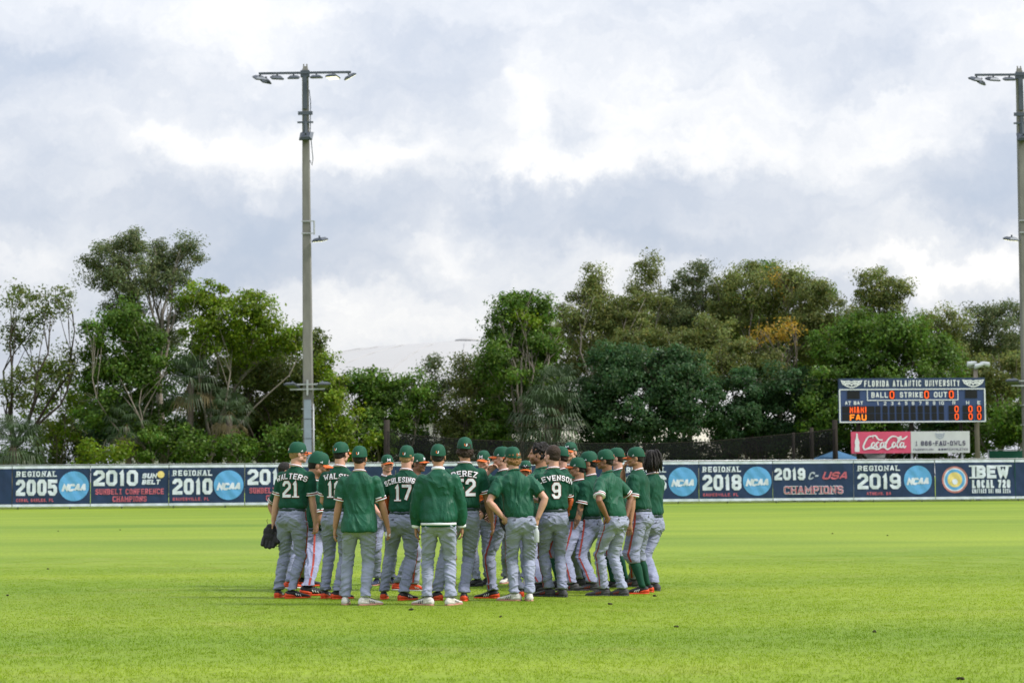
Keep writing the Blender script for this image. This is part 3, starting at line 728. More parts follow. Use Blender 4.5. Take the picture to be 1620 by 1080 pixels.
obj('panel', MB().box((AX(585), 0, AZ(651)), (AX(972), .08, AZ(503))), M['ad_white'], ad, smooth=False)
def script(curves, fx, fz, t, name, material, off=.02):
    st = []
    for c in curves:
        P = [Vector((x, y)) for x, y in c]; Q = []
        for i in range(len(P) - 1):
            a, b, c2, d = P[max(i - 1, 0)], P[i], P[i + 1], P[min(i + 2, len(P) - 1)]
            for k in range(5):
                u = k / 5
                Q.append(.5 * ((2 * b) + (c2 - a) * u + (2 * a - 5 * b + 4 * c2 - d) * u * u + (-a + 3 * b - 3 * c2 + d) * u ** 3))
        Q.append(P[-1])
        Q = [(fx(q.x), fz(q.y)) for q in Q]
        n = len(Q); ss = stroke_strip(Q, t)
        st.append([((a + b) / 2 + (a - b) / 2 * (.55 + .75 * math.sin(math.pi * i / n)), (a + b) / 2 - (a - b) / 2 * (.55 + .75 * math.sin(math.pi * i / n))) for i, (a, b) in enumerate(ss)])
    vv, ff = strips_mesh(st, lambda a, b, i: (a, -off - .0012 * i, b))
    obj(name, MB().add(vv, ff), material, ad, smooth=False)
def oval(cx, cy, rx, ry, a0=40, a1=400): return [(cx + rx * math.cos(R(a)) - (ry * math.sin(R(a))) * -.25, cy - ry * math.sin(R(a))) for a in range(a0, a1 + 1, 30)]
script([[(338, 548), (330, 534), (306, 540), (284, 572), (272, 606), (282, 624), (308, 612), (330, 596)], oval(336, 594, 10, 17), oval(366, 592, 10, 17, 40, 320), oval(394, 594, 10, 17), [(410, 576), (404, 602), (412, 612), (424, 600)],
        [(412, 578), (428, 574)], [(498, 556), (492, 540), (462, 536), (432, 562), (416, 604), (428, 624), (452, 612), (470, 596)], oval(472, 594, 10, 17), [(484, 604), (510, 566), (520, 540), (510, 546), (494, 590), (498, 612), (510, 604)],
        oval(524, 594, 10, 17), [(540, 576), (534, 602), (542, 612), (552, 600)], [(306, 540), (350, 530), (372, 556), (400, 560)], [(492, 540), (530, 556), (562, 534)], [(282, 624), (330, 616), (366, 622), (392, 610)]], AX, AZ, .075, 'script_lettering', M['sb_white'])
bt = MB(); prof = [(514, 5), (530, 5.5), (545, 7), (565, 14), (580, 16), (595, 13), (615, 16), (640, 15)]
bt.add([(AX(231 + s * w_), -.02, AZ(y)) for y, w_ in prof for s in (-1, 1)], [(2 * i, 2 * i + 1, 2 * i + 3, 2 * i + 2) for i in range(len(prof) - 1)])
obj('bottle_silhouette', bt, M['sb_white'], ad, smooth=False)
def alet(txt, x0, x1, y0, y1, material, t=.26, **kw):
    h = AZ(y0) - AZ(y1); lettering(ad, 'lettering', txt, (AX(x0) + AX(x1)) / 2, AZ(y1), h, h * .8, h * t, h * .2, material, None, .015, fit=AX(x1) - AX(x0), **kw)
alet('1 866-FAU-OWLS', 615, 942, 569, 601, M['ad_print'], serif=.3, t=.19)
alet('FAUSPORTS.COM', 600, 732, 621, 634, M['ad_print'], t=.2); alet('FAUATHLETICS', 818, 957, 620, 634, M['ad_print'], t=.2)
for x in (771, 790, 808): obj('icon', MB().box((AX(x - 6), -.015, AZ(633)), (AX(x + 6), -.004, AZ(621))), M['ad_print'], ad, smooth=False)
st = [[tuple(pr) for pr in stroke_strip([(x * .26, y * .2) for x, y in s], .05)] for s in ([(-1, .7), (-.5, .3), (0, .5), (.5, .3), (1, .7), (.7, -.4), (0, -.9), (-.7, -.4), (-1, .7)], [(-.5, 0), (-.2, -.2), (0, 0), (.2, -.2), (.5, 0)])]
vv, ff = strips_mesh(st, lambda a, b, i: (AX(777) + a, -.015 - .001 * i, AZ(533) + b))
obj('emblem', MB().add(vv, ff), M['b_grey'], ad, smooth=False)
for x in (260, 594, 925):
    obj('support_post', MB().tube([(AX(x), .2, 0), (AX(x), .2, AZ(515))], .075, 8), M['darkpost'] if x < 500 else M['galv'], ad)
obj('support_rail', MB().box((AX(200), .085, AZ(640)), (AX(965), .13, AZ(632))).box((AX(200), .085, AZ(522)), (AX(965), .13, AZ(514))), M['galv'], ad, smooth=False)

# ------------------------------------------------------------------ net, timber posts, wires
def net_material():
    m_ = mat('black netting', (.012, .012, .014), .9)
    N, L = m_.node_tree.nodes, m_.node_tree.links
    tr = N.new('ShaderNodeBsdfTransparent'); mx = N.new('ShaderNodeMixShader'); mx.inputs[0].default_value = .34
    L.new(tr.outputs[0], mx.inputs[1]); L.new(N['Principled BSDF'].outputs[0], mx.inputs[2]); L.new(mx.outputs[0], N['Material Output'].inputs['Surface'])
    return m_
M['net'] = net_material()
ND = 117.8
netpts = [(612, 682), (660, 689), (740, 695), (840, 699), (940, 701), (1040, 701), (1120, 698), (1200, 691), (1285, 683), (1321, 678)]
nr = empty('barrier_net', (at(960, 745, ND).x, ND, 0)); tag(nr, 'sagging black barrier net strung behind the outfield fence', 'net')
tops = [at(x, y, ND) for x, y in netpts]; tops = [Vector((q.x - nr.location.x, 0, q.z)) for q in tops]
nm = MB(); rows = 8
nm.add([(q.x, .12 * math.sin(q.x * .9 + j) * (j / rows), q.z * (1 - j / rows) + .25 * j / rows) for j in range(rows + 1) for q in tops], [(j * len(tops) + i, j * len(tops) + i + 1, (j + 1) * len(tops) + i + 1, (j + 1) * len(tops) + i) for j in range(rows) for i in range(len(tops) - 1)])
obj('netting', nm, M['net'], nr)
nm2 = MB().add([(q.x, -.06, q.z - k) for k in (.02, .9) for q in tops], [(i, i + 1, len(tops) + i + 1, len(tops) + i) for i in range(len(tops) - 1)])
obj('net_border', nm2, M['net'], nr)
obj('top_cable', MB().tube(tops, .018, 5), M['darkpost'], nr)
for x, ty, r_ in ((612, 664, .2), (1285, 676, .13), (1322, 664, .17), (1256, 684, .1)):
    q = at(x, 745, ND + .4); zt = at(x, ty, ND + .4).z
    p_ = obj('timber_post', MB().tube([(0, 0, 0), (0, 0, zt)], [r_, r_ * .9], 10), M['darkpost'], loc=(q.x, ND + .4, 0))
    tag(p_, {612: 'thick dark timber post at the end of the barrier net nearest the floodlight pole', 1285: 'dark timber post carrying the barrier net near the scoreboard', 1322: 'dark timber post standing just clear of the drink sign edge', 1256: 'thin dark post behind the rising end of the net'}[x], 'post')
def wire(a, b, sag, label, r_=.016):
    P = [a.lerp(b, i / 16) - Vector((0, 0, sag * 4 * (i / 16) * (1 - i / 16))) for i in range(17)]
    o = obj('overhead_wire', MB().tube([p - P[0] for p in P], r_, 5), M['darkpost'], loc=P[0]); tag(o, label, 'wire')
wire(at(1546, 584, 117.3), at(1080, 590, 121), .5, 'thin overhead wire running from the timber lamp pole past the trees', .01)
wire(at(1321, 678, ND), at(1285, 684, ND), .03, 'short wire between the two dark timber posts')

# ------------------------------------------------------------------ buildings beyond
M['membrane'] = mat('white roof membrane', (.37, .37, .375), .6, .04, .08)
M['pwall'] = mat('pale wall', (.55, .52, .48), .8, .08, .2)
BD = 275.0
apex = at(740, 541, BD); Rs = 103.0
ar = empty('arena', (apex.x, BD, 0)); tag(ar, 'large white domed arena roof rising far behind the trees', 'building')
dm = MB(); rings = []
for z in np.linspace(8.0, apex.z - .05, 12):
    r_ = math.sqrt(max(Rs ** 2 - (z - apex.z + Rs) ** 2, .01))
    rings.append([(r_ * math.cos(a), r_ * math.sin(a), z) for a in np.linspace(0, 2 * math.pi, 72, endpoint=False)])
dm.loft(rings); obj('dome', dm, M['membrane'], ar)
r0 = math.sqrt(Rs ** 2 - (8 - apex.z + Rs) ** 2)
obj('wall', MB().loft([[((r0 - .6) * math.cos(a), (r0 - .6) * math.sin(a), z) for a in np.linspace(0, 2 * math.pi, 72, endpoint=False)] for z in (0, 8.02)]), M['pwall'], ar)
for k in range(24):
    a = 2 * math.pi * k / 24
    P = []
    for z in np.linspace(8.0, apex.z - .02, 10):
        r_ = math.sqrt(max(Rs ** 2 - (z - apex.z + Rs) ** 2, .01)); P.append((r_ * math.cos(a), r_ * math.sin(a), z + .02))
    obj('roof_rib', MB().tube(P, .09, 5), M['membrane'], ar)
obj('roof_vent', MB().loft([[(rr * math.cos(a), rr * math.sin(a), apex.z + h) for a in np.linspace(0, 2 * math.pi, 20, endpoint=False)] for rr, h in ((1.3, -.4), (1.4, .05), (1.9, .1), (1.7, .35), (.8, .55))]), M['membrane'], ar)
# shed and canopy glimpsed under the sign, green screen at the right
M['shed'] = mat('red shed', (.34, .11, .11), .8, .2, 2); M['shedroof'] = mat('shed roof', (.55, .55, .56), .6); M['tent'] = mat('blue tent', (.08, .20, .36), .7, .15, 2); M['screen'] = mat('green windscreen', (.012, .085, .062), .8, .15, 2)
sx0, sx1 = at(1332, 720, 122).x, at(1402, 720, 122).x
sh = empty('shed', ((sx0 + sx1) / 2, 122, 0)); tag(sh, 'small red shed with pale roof below the drink sign', 'shed'); hw = (sx1 - sx0) / 2
obj('wall', MB().box((-hw, 0, 0), (hw, 2.4, 2.25)), M['shed'], sh, smooth=False)
obj('roof', MB().loft([[(-hw - .1, -.15, 2.27), (hw + .1, -.15, 2.27), (hw + .1, 2.55, 2.27), (-hw - .1, 2.55, 2.27)], [(-hw * .35, 1.0, 2.85), (hw + .1, 1.0, 2.85), (hw + .1, 1.4, 2.85), (-hw * .35, 1.4, 2.85)]]), M['shedroof'], sh, smooth=False)
for k in range(5): obj('wall_post', MB().box((-hw + k * hw / 2 - .05, -.05, 0), (-hw + k * hw / 2 + .05, -.003, 2.2)), M['shedroof'], sh, smooth=False)
tx = at(1322, 720, 119.5).x
te = empty('canopy_tent', (tx, 119.5, 0)); tag(te, 'blue canopy tent peeking over the fence beside the red shed', 'tent')
obj('canopy', MB().loft([[(-1.5, -1.5, 2.25), (1.5, -1.5, 2.25), (1.5, 1.5, 2.25), (-1.5, 1.5, 2.25)], [(-1.5, -1.5, 2.4), (1.5, -1.5, 2.4), (1.5, 1.5, 2.4), (-1.5, 1.5, 2.4)], [(-.06, -.06, 3.0), (.06, -.06, 3.0), (.06, .06, 3.0), (-.06, .06, 3.0)]]), M['tent'], te, smooth=False)
for s in ((-1.4, -1.4), (1.4, -1.4), (1.4, 1.4), (-1.4, 1.4)): obj('leg', MB().tube([(s[0], s[1], 0), (s[0], s[1], 2.3)], .03, 6), M['galv'], te)
gx0 = at(1564, 720, 121).x
gs = empty('windscreen_fence', (gx0, 121, 0)); tag(gs, 'green windscreen fence section behind the IBEW banner', 'fence')
for k in range(3):
    obj('screen_panel', MB().box((.05 + k * 2.6, 0, .1), (2.55 + k * 2.6, .02, 2.92)), M['screen'], gs, smooth=False)
    obj('post', MB().tube([(k * 2.6, .05, 0), (k * 2.6, .05, 3.0)], .04, 8), M['galv'], gs)
obj('top_rail', MB().tube([(0, .05, 2.97), (7.8, .05, 2.97)], .03, 6), M['galv'], gs)

# ------------------------------------------------------------------ trees
KIND = {  # leaf colour, spread of brightness, leaf length, width, leaves per m2 of crown
 'ficus': ((.052, .118, .040), .6, .20, .115, 470), 'mid': ((.098, .185, .022), .6, .21, .12, 430), 'bright': ((.165, .250, .016), .6, .21, .12, 400),
 'olive': ((.175, .210, .055), .55, .19, .085, 560), 'grey': ((.132, .170, .066), .55, .18, .08, 560), 'gold': ((.38, .26, .035), .5, .19, .10, 200), 'dull': ((.118, .155, .034), .6, .2, .105, 430)}
for k, q in KIND.items(): M['leaf_' + k] = mat('leaves ' + k, q[0], .5, .15, 1.2, transl=.5, attr='tint', spec=.35)
M['bark'] = mat('bark', (.13, .11, .09), .9, .3, 6, .5, 18); M['bark_pale'] = mat('pale bark', (.21, .185, .155), .9, .25, 6, .4, 18); M['bark_dark'] = mat('dark bark', (.055, .043, .034), .9, .3, 6, .5, 18)
M['palm'] = mat('palm leaf', (.055, .092, .042), .45, .25, 2, transl=.25, attr='tint'); M['palm_dead'] = mat('dead palm leaf', (.15, .125, .06), .8, .25, 3)
def leaves_mesh(name, chunks, ll, lw, spread):
    P = np.concatenate([c[0] for c in chunks]); Nn = np.concatenate([c[1] for c in chunks]); T = np.concatenate([c[2] for c in chunks])
    n = len(P)
    r = rng.normal(size=(n, 3)); t = np.cross(Nn, r); t /= np.linalg.norm(t, axis=1)[:, None] + 1e-9; b = np.cross(Nn, t)
    s = (.7 + .6 * rng.random(n))[:, None]
    a0 = P - t * ll / 2 * s; a2 = P + t * ll / 2 * s - Nn * ll * .12; a1 = P + b * lw / 2 * s + Nn * lw * .12; a3 = P - b * lw / 2 * s + Nn * lw * .12
    v = np.stack([a0, a1, a2, a3], 1).reshape(-1, 3)
    me = bpy.data.meshes.new(name); me.vertices.add(4 * n); me.vertices.foreach_set('co', v.ravel())
    me.loops.add(4 * n); me.polygons.add(n); me.loops.foreach_set('vertex_index', np.arange(4 * n)); me.polygons.foreach_set('loop_start', np.arange(0, 4 * n, 4)); me.polygons.foreach_set('loop_total', np.full(n, 4))
    me.update(calc_edges=True); me.validate()
    at_ = me.attributes.new('tint', 'FLOAT_COLOR', 'POINT')
    br = T * (1 + spread * (rng.random(n) - .5)); hue = rng.normal(0, .13, n)
    c = np.stack([br * (1 + hue), br, br * (1 - hue * .5), np.ones(n)], 1); at_.data.foreach_set('color', np.repeat(c, 4, 0).ravel().astype(np.float32))
    return me
def tree(name, label, kind, depth, blobs, trunk, bark='bark', dens=1.0, group=None, r0=.22, up=.22, limbs=True):
    k = depth / FPX; q = KIND[kind]
    base = at(trunk[0], 745, depth); base.z = 0
    root = empty(name, base); tag(root, label, 'shrub' if 'shrub' in name else 'tree', group)
    chunks = []; cents = []
    for (px, py, rx, ry) in blobs:
        c = np.array(at(px, py, depth)) - np.array(base); c[1] += rng.normal(0, .35 * rx * k)
        rad = np.array((rx * k, (rx + ry) * .5 * k * .9, ry * k)); cents.append((Vector(c), min(rx, ry) * k))
        area = math.pi * rx * ry * k * k
        ncl = max(11, int(area * 3.8)); nl = int(area * q[4] * dens / ncl) + 6
        d = rng.normal(size=(ncl, 3)); d /= np.linalg.norm(d, axis=1)[:, None]
        rr = (.30 + .74 * rng.random(ncl) ** .65)[:, None]
        cc = c + d * rr * rad; cr_ = .30 + .52 * rng.random(ncl) ** 1.4; ct = .72 + .56 * rng.random(ncl)
        for i in range(ncl):
            o = rng.normal(size=(nl, 3)); o *= np.minimum(1, 2.3 / np.linalg.norm(o, axis=1))[:, None]; o = o * (.58, .58, .42) * cr_[i]
            nn = d[i] * .5 + o / (np.linalg.norm(o, axis=1)[:, None] + 1e-6) * .5 + np.array((0, 0, up)) + rng.normal(size=(nl, 3)) * .6
            nn /= np.linalg.norm(nn, axis=1)[:, None]
            p = cc[i] + o; p[:, 2] = np.maximum(p[:, 2], .1)
            chunks.append((p, nn, np.full(nl, ct[i])))
    link('crown', leaves_mesh('crown', chunks, q[2], q[3], q[1]), M['leaf_' + kind], root)
    tm = MB()
    fork = Vector(np.mean([np.array(c[0]) for c in cents], 0)); fz = max(.8, min(c[0].z for c in cents) * .75)
    tp = trunk[1] if len(trunk) > 1 else fz
    fk = Vector((fork.x * .35, 0, tp))
    tm.tube([(0, 0, 0), (fk.x * .2 + random.uniform(-.15, .15), 0, tp * .4), (fk.x * .7, random.uniform(-.1, .1), tp * .75), fk], [r0, r0 * .8, r0 * .7, r0 * .6], 9)
    if limbs:
        for c, rr in cents:                                   # crooked limbs, each leaving the trunk at its own height
            st0 = Vector((fk.x * .7, 0, tp * .75)).lerp(fk, random.uniform(.2, 1.0)); n_s = 7; ln_ = (c - st0).length; P_ = [st0]; wob = Vector((0, 0, 0))
            end = c + Vector((0, 0, rr * .3)); side = Vector((random.uniform(-.22, .22), random.uniform(-.2, .2), .05)) * ln_
            for i in range(1, n_s + 1):
                t = i / n_s; wob = wob * .6 + Vector((random.uniform(-1, 1), random.uniform(-1, 1), random.uniform(-.5, .5))) * ln_ * .045
                P_.append(st0.lerp(end, t) + side * math.sin(math.pi * t) + wob * (1 - t * .4))
            rr_ = [max(.018, r0 * .42 * (1 - .88 * i / n_s)) for i in range(n_s + 1)]
            tm.tube(P_, rr_, 7)
            for _ in range(6):
                k0 = random.randint(3, 6); dv = Vector((random.uniform(-1, 1), random.uniform(-1, 1), random.uniform(-.3, 1))).normalized() * rr * 1.0
                q0 = P_[k0]; q1 = c + dv; q2 = q0.lerp(q1, .5) + Vector((random.uniform(-.2, .2), random.uniform(-.2, .2), random.uniform(-.1, .25))) * rr
                tm.tube([q0, q0.lerp(q2, .5) + Vector((random.uniform(-.06, .06), 0, .05)), q2, q1], [rr_[k0] * .6, rr_[k0] * .45, .02, .01], 5)
    obj('trunk', tm, M[bark], root)
    return root
def palm(label, px, py, depth, r_px, trunk_px, n=34, seed=1, dead=6):
    rs = random.Random(seed); k = depth / FPX; top = at(px, py, depth); base = at(trunk_px, 745, depth); base.z = 0
    root = empty('cabbage_palm', base); tag(root, label, 'palm tree', None)
    h = top - base; L = r_px * k
    obj('trunk', MB().tube([(0, 0, 0), (h.x * .3, 0, h.z * .5), h - Vector((0, 0, .3))], [.24, .2, .2], 10), M['bark'], root)
    for i in range(n):
        a = i * 2.39996; ph = 1.15 - 2.1 * (i / n) + rs.uniform(-.15, .15)     # upright in the middle, hanging outside
        d = Vector((math.cos(a) * math.cos(ph), math.sin(a) * math.cos(ph), math.sin(ph)))
        pl = L * .5; tip = h + d * pl - Vector((0, 0, .12 * L * (1 - math.sin(ph))))
        m_ = MB(); side = d.cross(Vector((0, 0, 1))); side = side.normalized() if side.length > .01 else Vector((1, 0, 0)); upv = side.cross(d)
        m_.tube([h, h.lerp(tip, .5) + Vector((0, 0, .06)), tip], [.03, .022, .018], 4)
        for j in range(20):
            b = (j / 19 - .5) * 3.6
            ld = (d * math.cos(b) + side * math.sin(b)).normalized(); ll = L * .62 * (.75 + .25 * math.cos(b)) * rs.uniform(.85, 1.1)
            m1 = tip + ld * ll * .55 + upv * .05; m2 = tip + ld * ll * .85 - Vector((0, 0, ll * (.28 + .25 * rs.random())))
            wv = ld.cross(upv).normalized() * .028 * (L / 1.8)
            m_.add([tip, m1 + wv, m1 - wv, m2], [(0, 1, 2), (1, 3, 2)])
        isdead = i >= n - dead
        me = m_.mesh('frond', False)
        a_ = me.attributes.new('tint', 'FLOAT_COLOR', 'POINT'); t_ = rs.uniform(.7, 1.3); a_.data.foreach_set('color', np.tile((t_, t_, t_ * .95, 1), len(me.vertices)).astype(np.float32))
        link('frond', me, M['palm_dead' if isdead else 'palm'], root)
    return root
G1, G2 = 'trees in the left hand clump', 'trees in the long belt beyond the fence'
tree('sparse_tree', 'sparse open-branched tree with crooked limb above the palm clump', 'dull', 121, [(28, 468, 42, 22), (78, 482, 32, 20), (18, 530, 36, 26), (55, 512, 30, 18), (95, 470, 18, 16), (70, 590, 60, 26), (110, 560, 26, 16), (30, 620, 40, 25)], (5, 4.2), 'bark_dark', .38, r0=.26)
tree('slender_tree', 'slender multi-stem tree with thin yellowish leaves beside the big clump', 'bright', 123, [(92, 590, 40, 24), (66, 640, 36, 30), (112, 640, 24, 30), (88, 690, 40, 18)], (88, 2.0), 'bark', .42, r0=.1)
tree('tall_tree', 'tall olive-leaved tree topping the clump left of the floodlight pole', 'grey', 126, [(192, 388, 42, 26), (170, 430, 36, 40), (205, 440, 36, 42), (238, 408, 34, 30), (268, 414, 32, 28), (298, 398, 26, 22), (272, 446, 36, 26), (190, 484, 30, 18), (240, 440, 20, 22), (215, 498, 34, 26), (288, 486, 24, 24), (252, 525, 34, 28)], (258, 8.5), 'bark_pale', 1.0, r0=.3)
tree('broadleaf_tree', 'leafy green tree with pale slender trunks below the tall olive crown', 'mid', 121, [(150, 528, 28, 26), (195, 510, 40, 34), (222, 545, 40, 36), (165, 575, 38, 32), (205, 600, 44, 38), (160, 640, 40, 34), (245, 590, 28, 40), (215, 655, 46, 34), (140, 600, 24, 26)], (240, 2.6), 'bark_pale', .9, r0=.15)
tree('broadleaf_tree', 'broad bright green tree spreading toward the floodlight pole', 'bright', 122, [(310, 478, 38, 26), (350, 470, 36, 26), (400, 490, 36, 26), (362, 510, 50, 30), (425, 515, 38, 26), (330, 530, 40, 34), (400, 545, 56, 34), (450, 545, 30, 28), (470, 530, 14, 20)], (318, 4.0), 'bark_pale', .85, r0=.18)
tree('broadleaf_tree', 'dull green tree filling the space beside the floodlight pole base', 'dull', 124, [(430, 590, 52, 40), (370, 600, 44, 36), (455, 640, 44, 44), (390, 660, 56, 44), (480, 600, 22, 36), (330, 640, 40, 40), (500, 545, 12, 30), (505, 590, 14, 30)], (420, 1.6), 'bark_dark', .95, r0=.18)
tree('shrub', 'rounded bright shrub hugging the fence under the broken palm fronds', 'bright', 119, [(170, 712, 42, 18), (140, 722, 30, 14)], (160, .4), dens=.8, r0=.06, group=None)
tree('shrub', 'dark green shrub under the slender pale trunks', 'mid', 119.6, [(230, 700, 34, 30), (275, 694, 40, 34), (310, 712, 30, 20)], (260, .4), dens=.9, r0=.06)
tree('shrub', 'dark leafy shrub at the foot of the floodlight pole', 'mid', 119.4, [(370, 712, 40, 22), (430, 704, 40, 28), (470, 690, 30, 34)], (430, .4), dens=.9, r0=.06)
palm('small fan palm with drooping fronds at the far end of the left trees', 22, 700, 119, 62, 20, 40, 3, 5)
palm('fan palm with hanging fronds tucked inside the left clump', 302, 598, 121.6, 58, 300, 30, 5, 4)
palm('low fan palm with grey-green fronds under the left clump', 200, 668, 120.4, 46, 205, 26, 8, 3)
palm('fan palm with pale dead fronds near the floodlight pole', 362, 648, 121, 46, 365, 24, 9, 4)
tree('broadleaf_tree', 'yellow-green leafy tree just right of the tall floodlight pole', 'bright', 123, [(520, 620, 34, 36), (535, 665, 44, 44), (505, 690, 26, 36), (560, 690, 36, 34), (512, 575, 14, 24)], (525, 1.2), 'bark', .95, r0=.14)
tree('broadleaf_tree', 'rounded green tree standing before the white dome', 'mid', 125, [(575, 632, 36, 32), (618, 640, 46, 36), (655, 650, 36, 36), (600, 680, 60, 36), (580, 600, 34, 16), (548, 612, 26, 22), (625, 606, 34, 20), (660, 618, 30, 24)], (610, 1.4), 'bark', .95, r0=.16)
tree('slender_tree', 'small olive tree silhouetted against the white dome', 'grey', 127, [(690, 585, 17, 22), (696, 610, 18, 20), (684, 640, 16, 24)], (692, 3.0), 'bark_dark', .9, r0=.08)
tree('broadleaf_tree', 'olive tree with uneven crown in front of the dome edge', 'olive', 126, [(735, 590, 24, 28), (745, 625, 36, 34), (715, 650, 34, 30), (760, 580, 14, 20), (730, 690, 40, 30)], (738, 2.0), 'bark', .95, r0=.14)
tree('shrub', 'sunlit lime-green shrub glowing behind the barrier net', 'bright', 128, [(725, 668, 22, 14), (752, 676, 26, 16), (715, 690, 24, 16)], (735, .8), dens=1.0, r0=.06)
tree('tall_tree', 'upright mixed green tree standing over the fan palm', 'mid', 125, [(800, 495, 28, 28), (836, 478, 34, 20), (808, 535, 42, 36), (858, 490, 28, 26), (846, 540, 40, 44), (795, 585, 38, 42), (850, 600, 44, 44), (800, 640, 40, 40), (780, 680, 40, 34), (868, 545, 26, 30)], (826, 4.5), 'bark_pale', .95, r0=.2)
tree('slender_tree', 'small yellowish tuft of foliage high on the upright tree', 'bright', 124.2, [(822, 500, 18, 14), (836, 512, 14, 12)], (824, 9.0), 'bark_pale', .8, r0=.08)
palm('large fan palm with dense hanging fronds behind the net', 868, 662, 121.5, 74, 866, 46, 11, 5)
palm('upright fan palm rising above the large palm', 884, 612, 122.6, 54, 880, 30, 13, 2)
tree('tall_tree', 'tall olive tree with pointed top and leaning pale limb', 'olive', 131, [(938, 440, 24, 22), (930, 470, 30, 28), (905, 500, 30, 30), (960, 490, 40, 30), (1000, 488, 30, 34), (950, 530, 60, 34), (1010, 530, 40, 30)], (945, 6.5), 'bark_pale', .95, r0=.22)
tree('tall_tree', 'airy pale tree with separate tuft beside the pointed olive tree', 'olive', 134, [(1026, 425, 26, 22), (1022, 455, 26, 24), (1040, 490, 22, 34)], (1030, 9.5), 'bark_pale', .8, r0=.16)
tree('tall_tree', 'grey-green tall tree with flat top in the belt', 'grey', 135, [(1100, 432, 34, 18), (1078, 462, 28, 28), (1118, 462, 22, 28), (1088, 505, 36, 36), (1065, 520, 24, 30)], (1094, 8.0), 'bark_dark', .9, r0=.18)
tree('broadleaf_tree', 'pale yellow-green tree filling in behind the dark dome-shaped tree', 'olive', 129, [(1065, 545, 44, 30), (1110, 545, 40, 34), (1000, 545, 36, 24), (1130, 520, 30, 30)], (1080, 4.0), 'bark', .95, r0=.18)
tree('broadleaf_tree', 'dense dark green dome-shaped tree behind the net', 'ficus', 122.5, [(1020, 580, 56, 40), (965, 590, 46, 42), (1075, 590, 50, 42), (1020, 620, 80, 40), (935, 640, 40, 44), (1090, 640, 50, 44), (1010, 668, 90, 34), (950, 690, 50, 26)], (1015, 1.4), 'bark_dark', 1.15, r0=.28)
tree('tall_tree', 'wide olive tree crowning the middle of the belt', 'olive', 133, [(1205, 432, 44, 18), (1180, 462, 48, 32), (1230, 464, 46, 30), (1160, 500, 44, 36), (1215, 505, 50, 36), (1270, 470, 34, 26), (1150, 455, 22, 24)], (1205, 6.0), 'bark_pale', 1.0, r0=.24)
tree('tall_tree', 'pale olive tree sloping down toward the scoreboard', 'olive', 131, [(1285, 470, 40, 28), (1315, 500, 34, 30), (1275, 515, 44, 34), (1255, 450, 30, 20), (1300, 545, 44, 34)], (1288, 5.0), 'bark', 1.0, r0=.2)
tree('tall_tree', 'dark leafy crown poking out at the top of the belt', 'mid', 137, [(1212, 428, 26, 12), (1240, 440, 30, 14), (1300, 465, 24, 14)], (1232, 10.0), 'bark', 1.0, r0=.15)
tree('golden_tree', 'golden-leaved small tree in the middle of the green belt', 'gold', 125.5, [(1250, 518, 20, 14), (1232, 532, 18, 14), (1208, 528, 12, 10), (1192, 542, 10, 8)], (1235, 6.5), 'bark', .8, r0=.09)
tree('golden_tree', 'thin golden tips near the highest point of the belt', 'gold', 131, [(1228, 436, 9, 10), (1238, 460, 8, 12)], (1232, 11.0), 'bark', .45, r0=.07)
tree('broadleaf_tree', 'grey-green rounded tree under the golden one', 'olive', 125, [(1165, 560, 40, 34), (1140, 590, 36, 34), (1215, 575, 34, 30)], (1165, 2.5), 'bark', .95, r0=.16)
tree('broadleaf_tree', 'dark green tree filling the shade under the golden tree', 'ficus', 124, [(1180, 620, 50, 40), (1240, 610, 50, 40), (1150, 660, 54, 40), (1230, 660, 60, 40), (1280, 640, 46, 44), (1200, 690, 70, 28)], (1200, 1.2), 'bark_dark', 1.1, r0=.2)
tree('tall_tree', 'separate rounded tree top rising above the scoreboard trees', 'olive', 130, [(1395, 445, 36, 22), (1370, 462, 28, 18), (1425, 462, 24, 20), (1395, 480, 40, 24), (1365, 500, 28, 20)], (1398, 9.0), 'bark_dark', .9, r0=.18)
tree('broadleaf_tree', 'fresh green broad tree directly behind the scoreboard', 'mid', 123, [(1330, 545, 46, 36), (1375, 520, 44, 28), (1420, 530, 46, 32), (1460, 555, 44, 36), (1390, 570, 66, 40), (1490, 580, 30, 34), (1330, 600, 56, 44), (1430, 610, 70, 44), (1300, 650, 46, 44), (1360, 660, 60, 44)], (1400, 1.6), 'bark_dark', 1.1, r0=.26)
tree('tall_tree', 'pale olive tree at the right shoulder of the scoreboard trees', 'olive', 128, [(1500, 510, 28, 22), (1480, 530, 34, 26), (1508, 550, 26, 30)], (1496, 6.0), 'bark', .95, r0=.15)
tree('tall_tree', 'grey-green tree partly behind the far floodlight pole', 'grey', 130, [(1555, 500, 34, 22), (1600, 500, 34, 24), (1580, 535, 50, 34), (1540, 540, 26, 30), (1635, 520, 30, 40)], (1580, 6.0), 'bark', .95, r0=.18)
tree('broadleaf_tree', 'soft pale green tree below the grey-green tree', 'olive', 126, [(1580, 590, 36, 36), (1612, 600, 30, 40), (1550, 600, 24, 34)], (1585, 3.5), 'bark', .95, r0=.15)
tree('broadleaf_tree', 'bright leafy tree low beside the scoreboard lamp pole', 'mid', 122.8, [(1590, 655, 44, 36), (1560, 690, 46, 28), (1615, 690, 40, 34), (1640, 640, 30, 40), (1540, 670, 24, 30)], (1585, 1.0), 'bark', 1.0, r0=.14)
tree('broadleaf_tree', 'shaded tree closing the gap behind the fan palms of the left clump', 'mid', 130, [(150, 650, 50, 44), (230, 640, 50, 50), (310, 620, 50, 50), (380, 570, 50, 44), (300, 560, 44, 36), (200, 570, 44, 40)], (260, 2.0), 'bark_dark', .8, r0=.2)
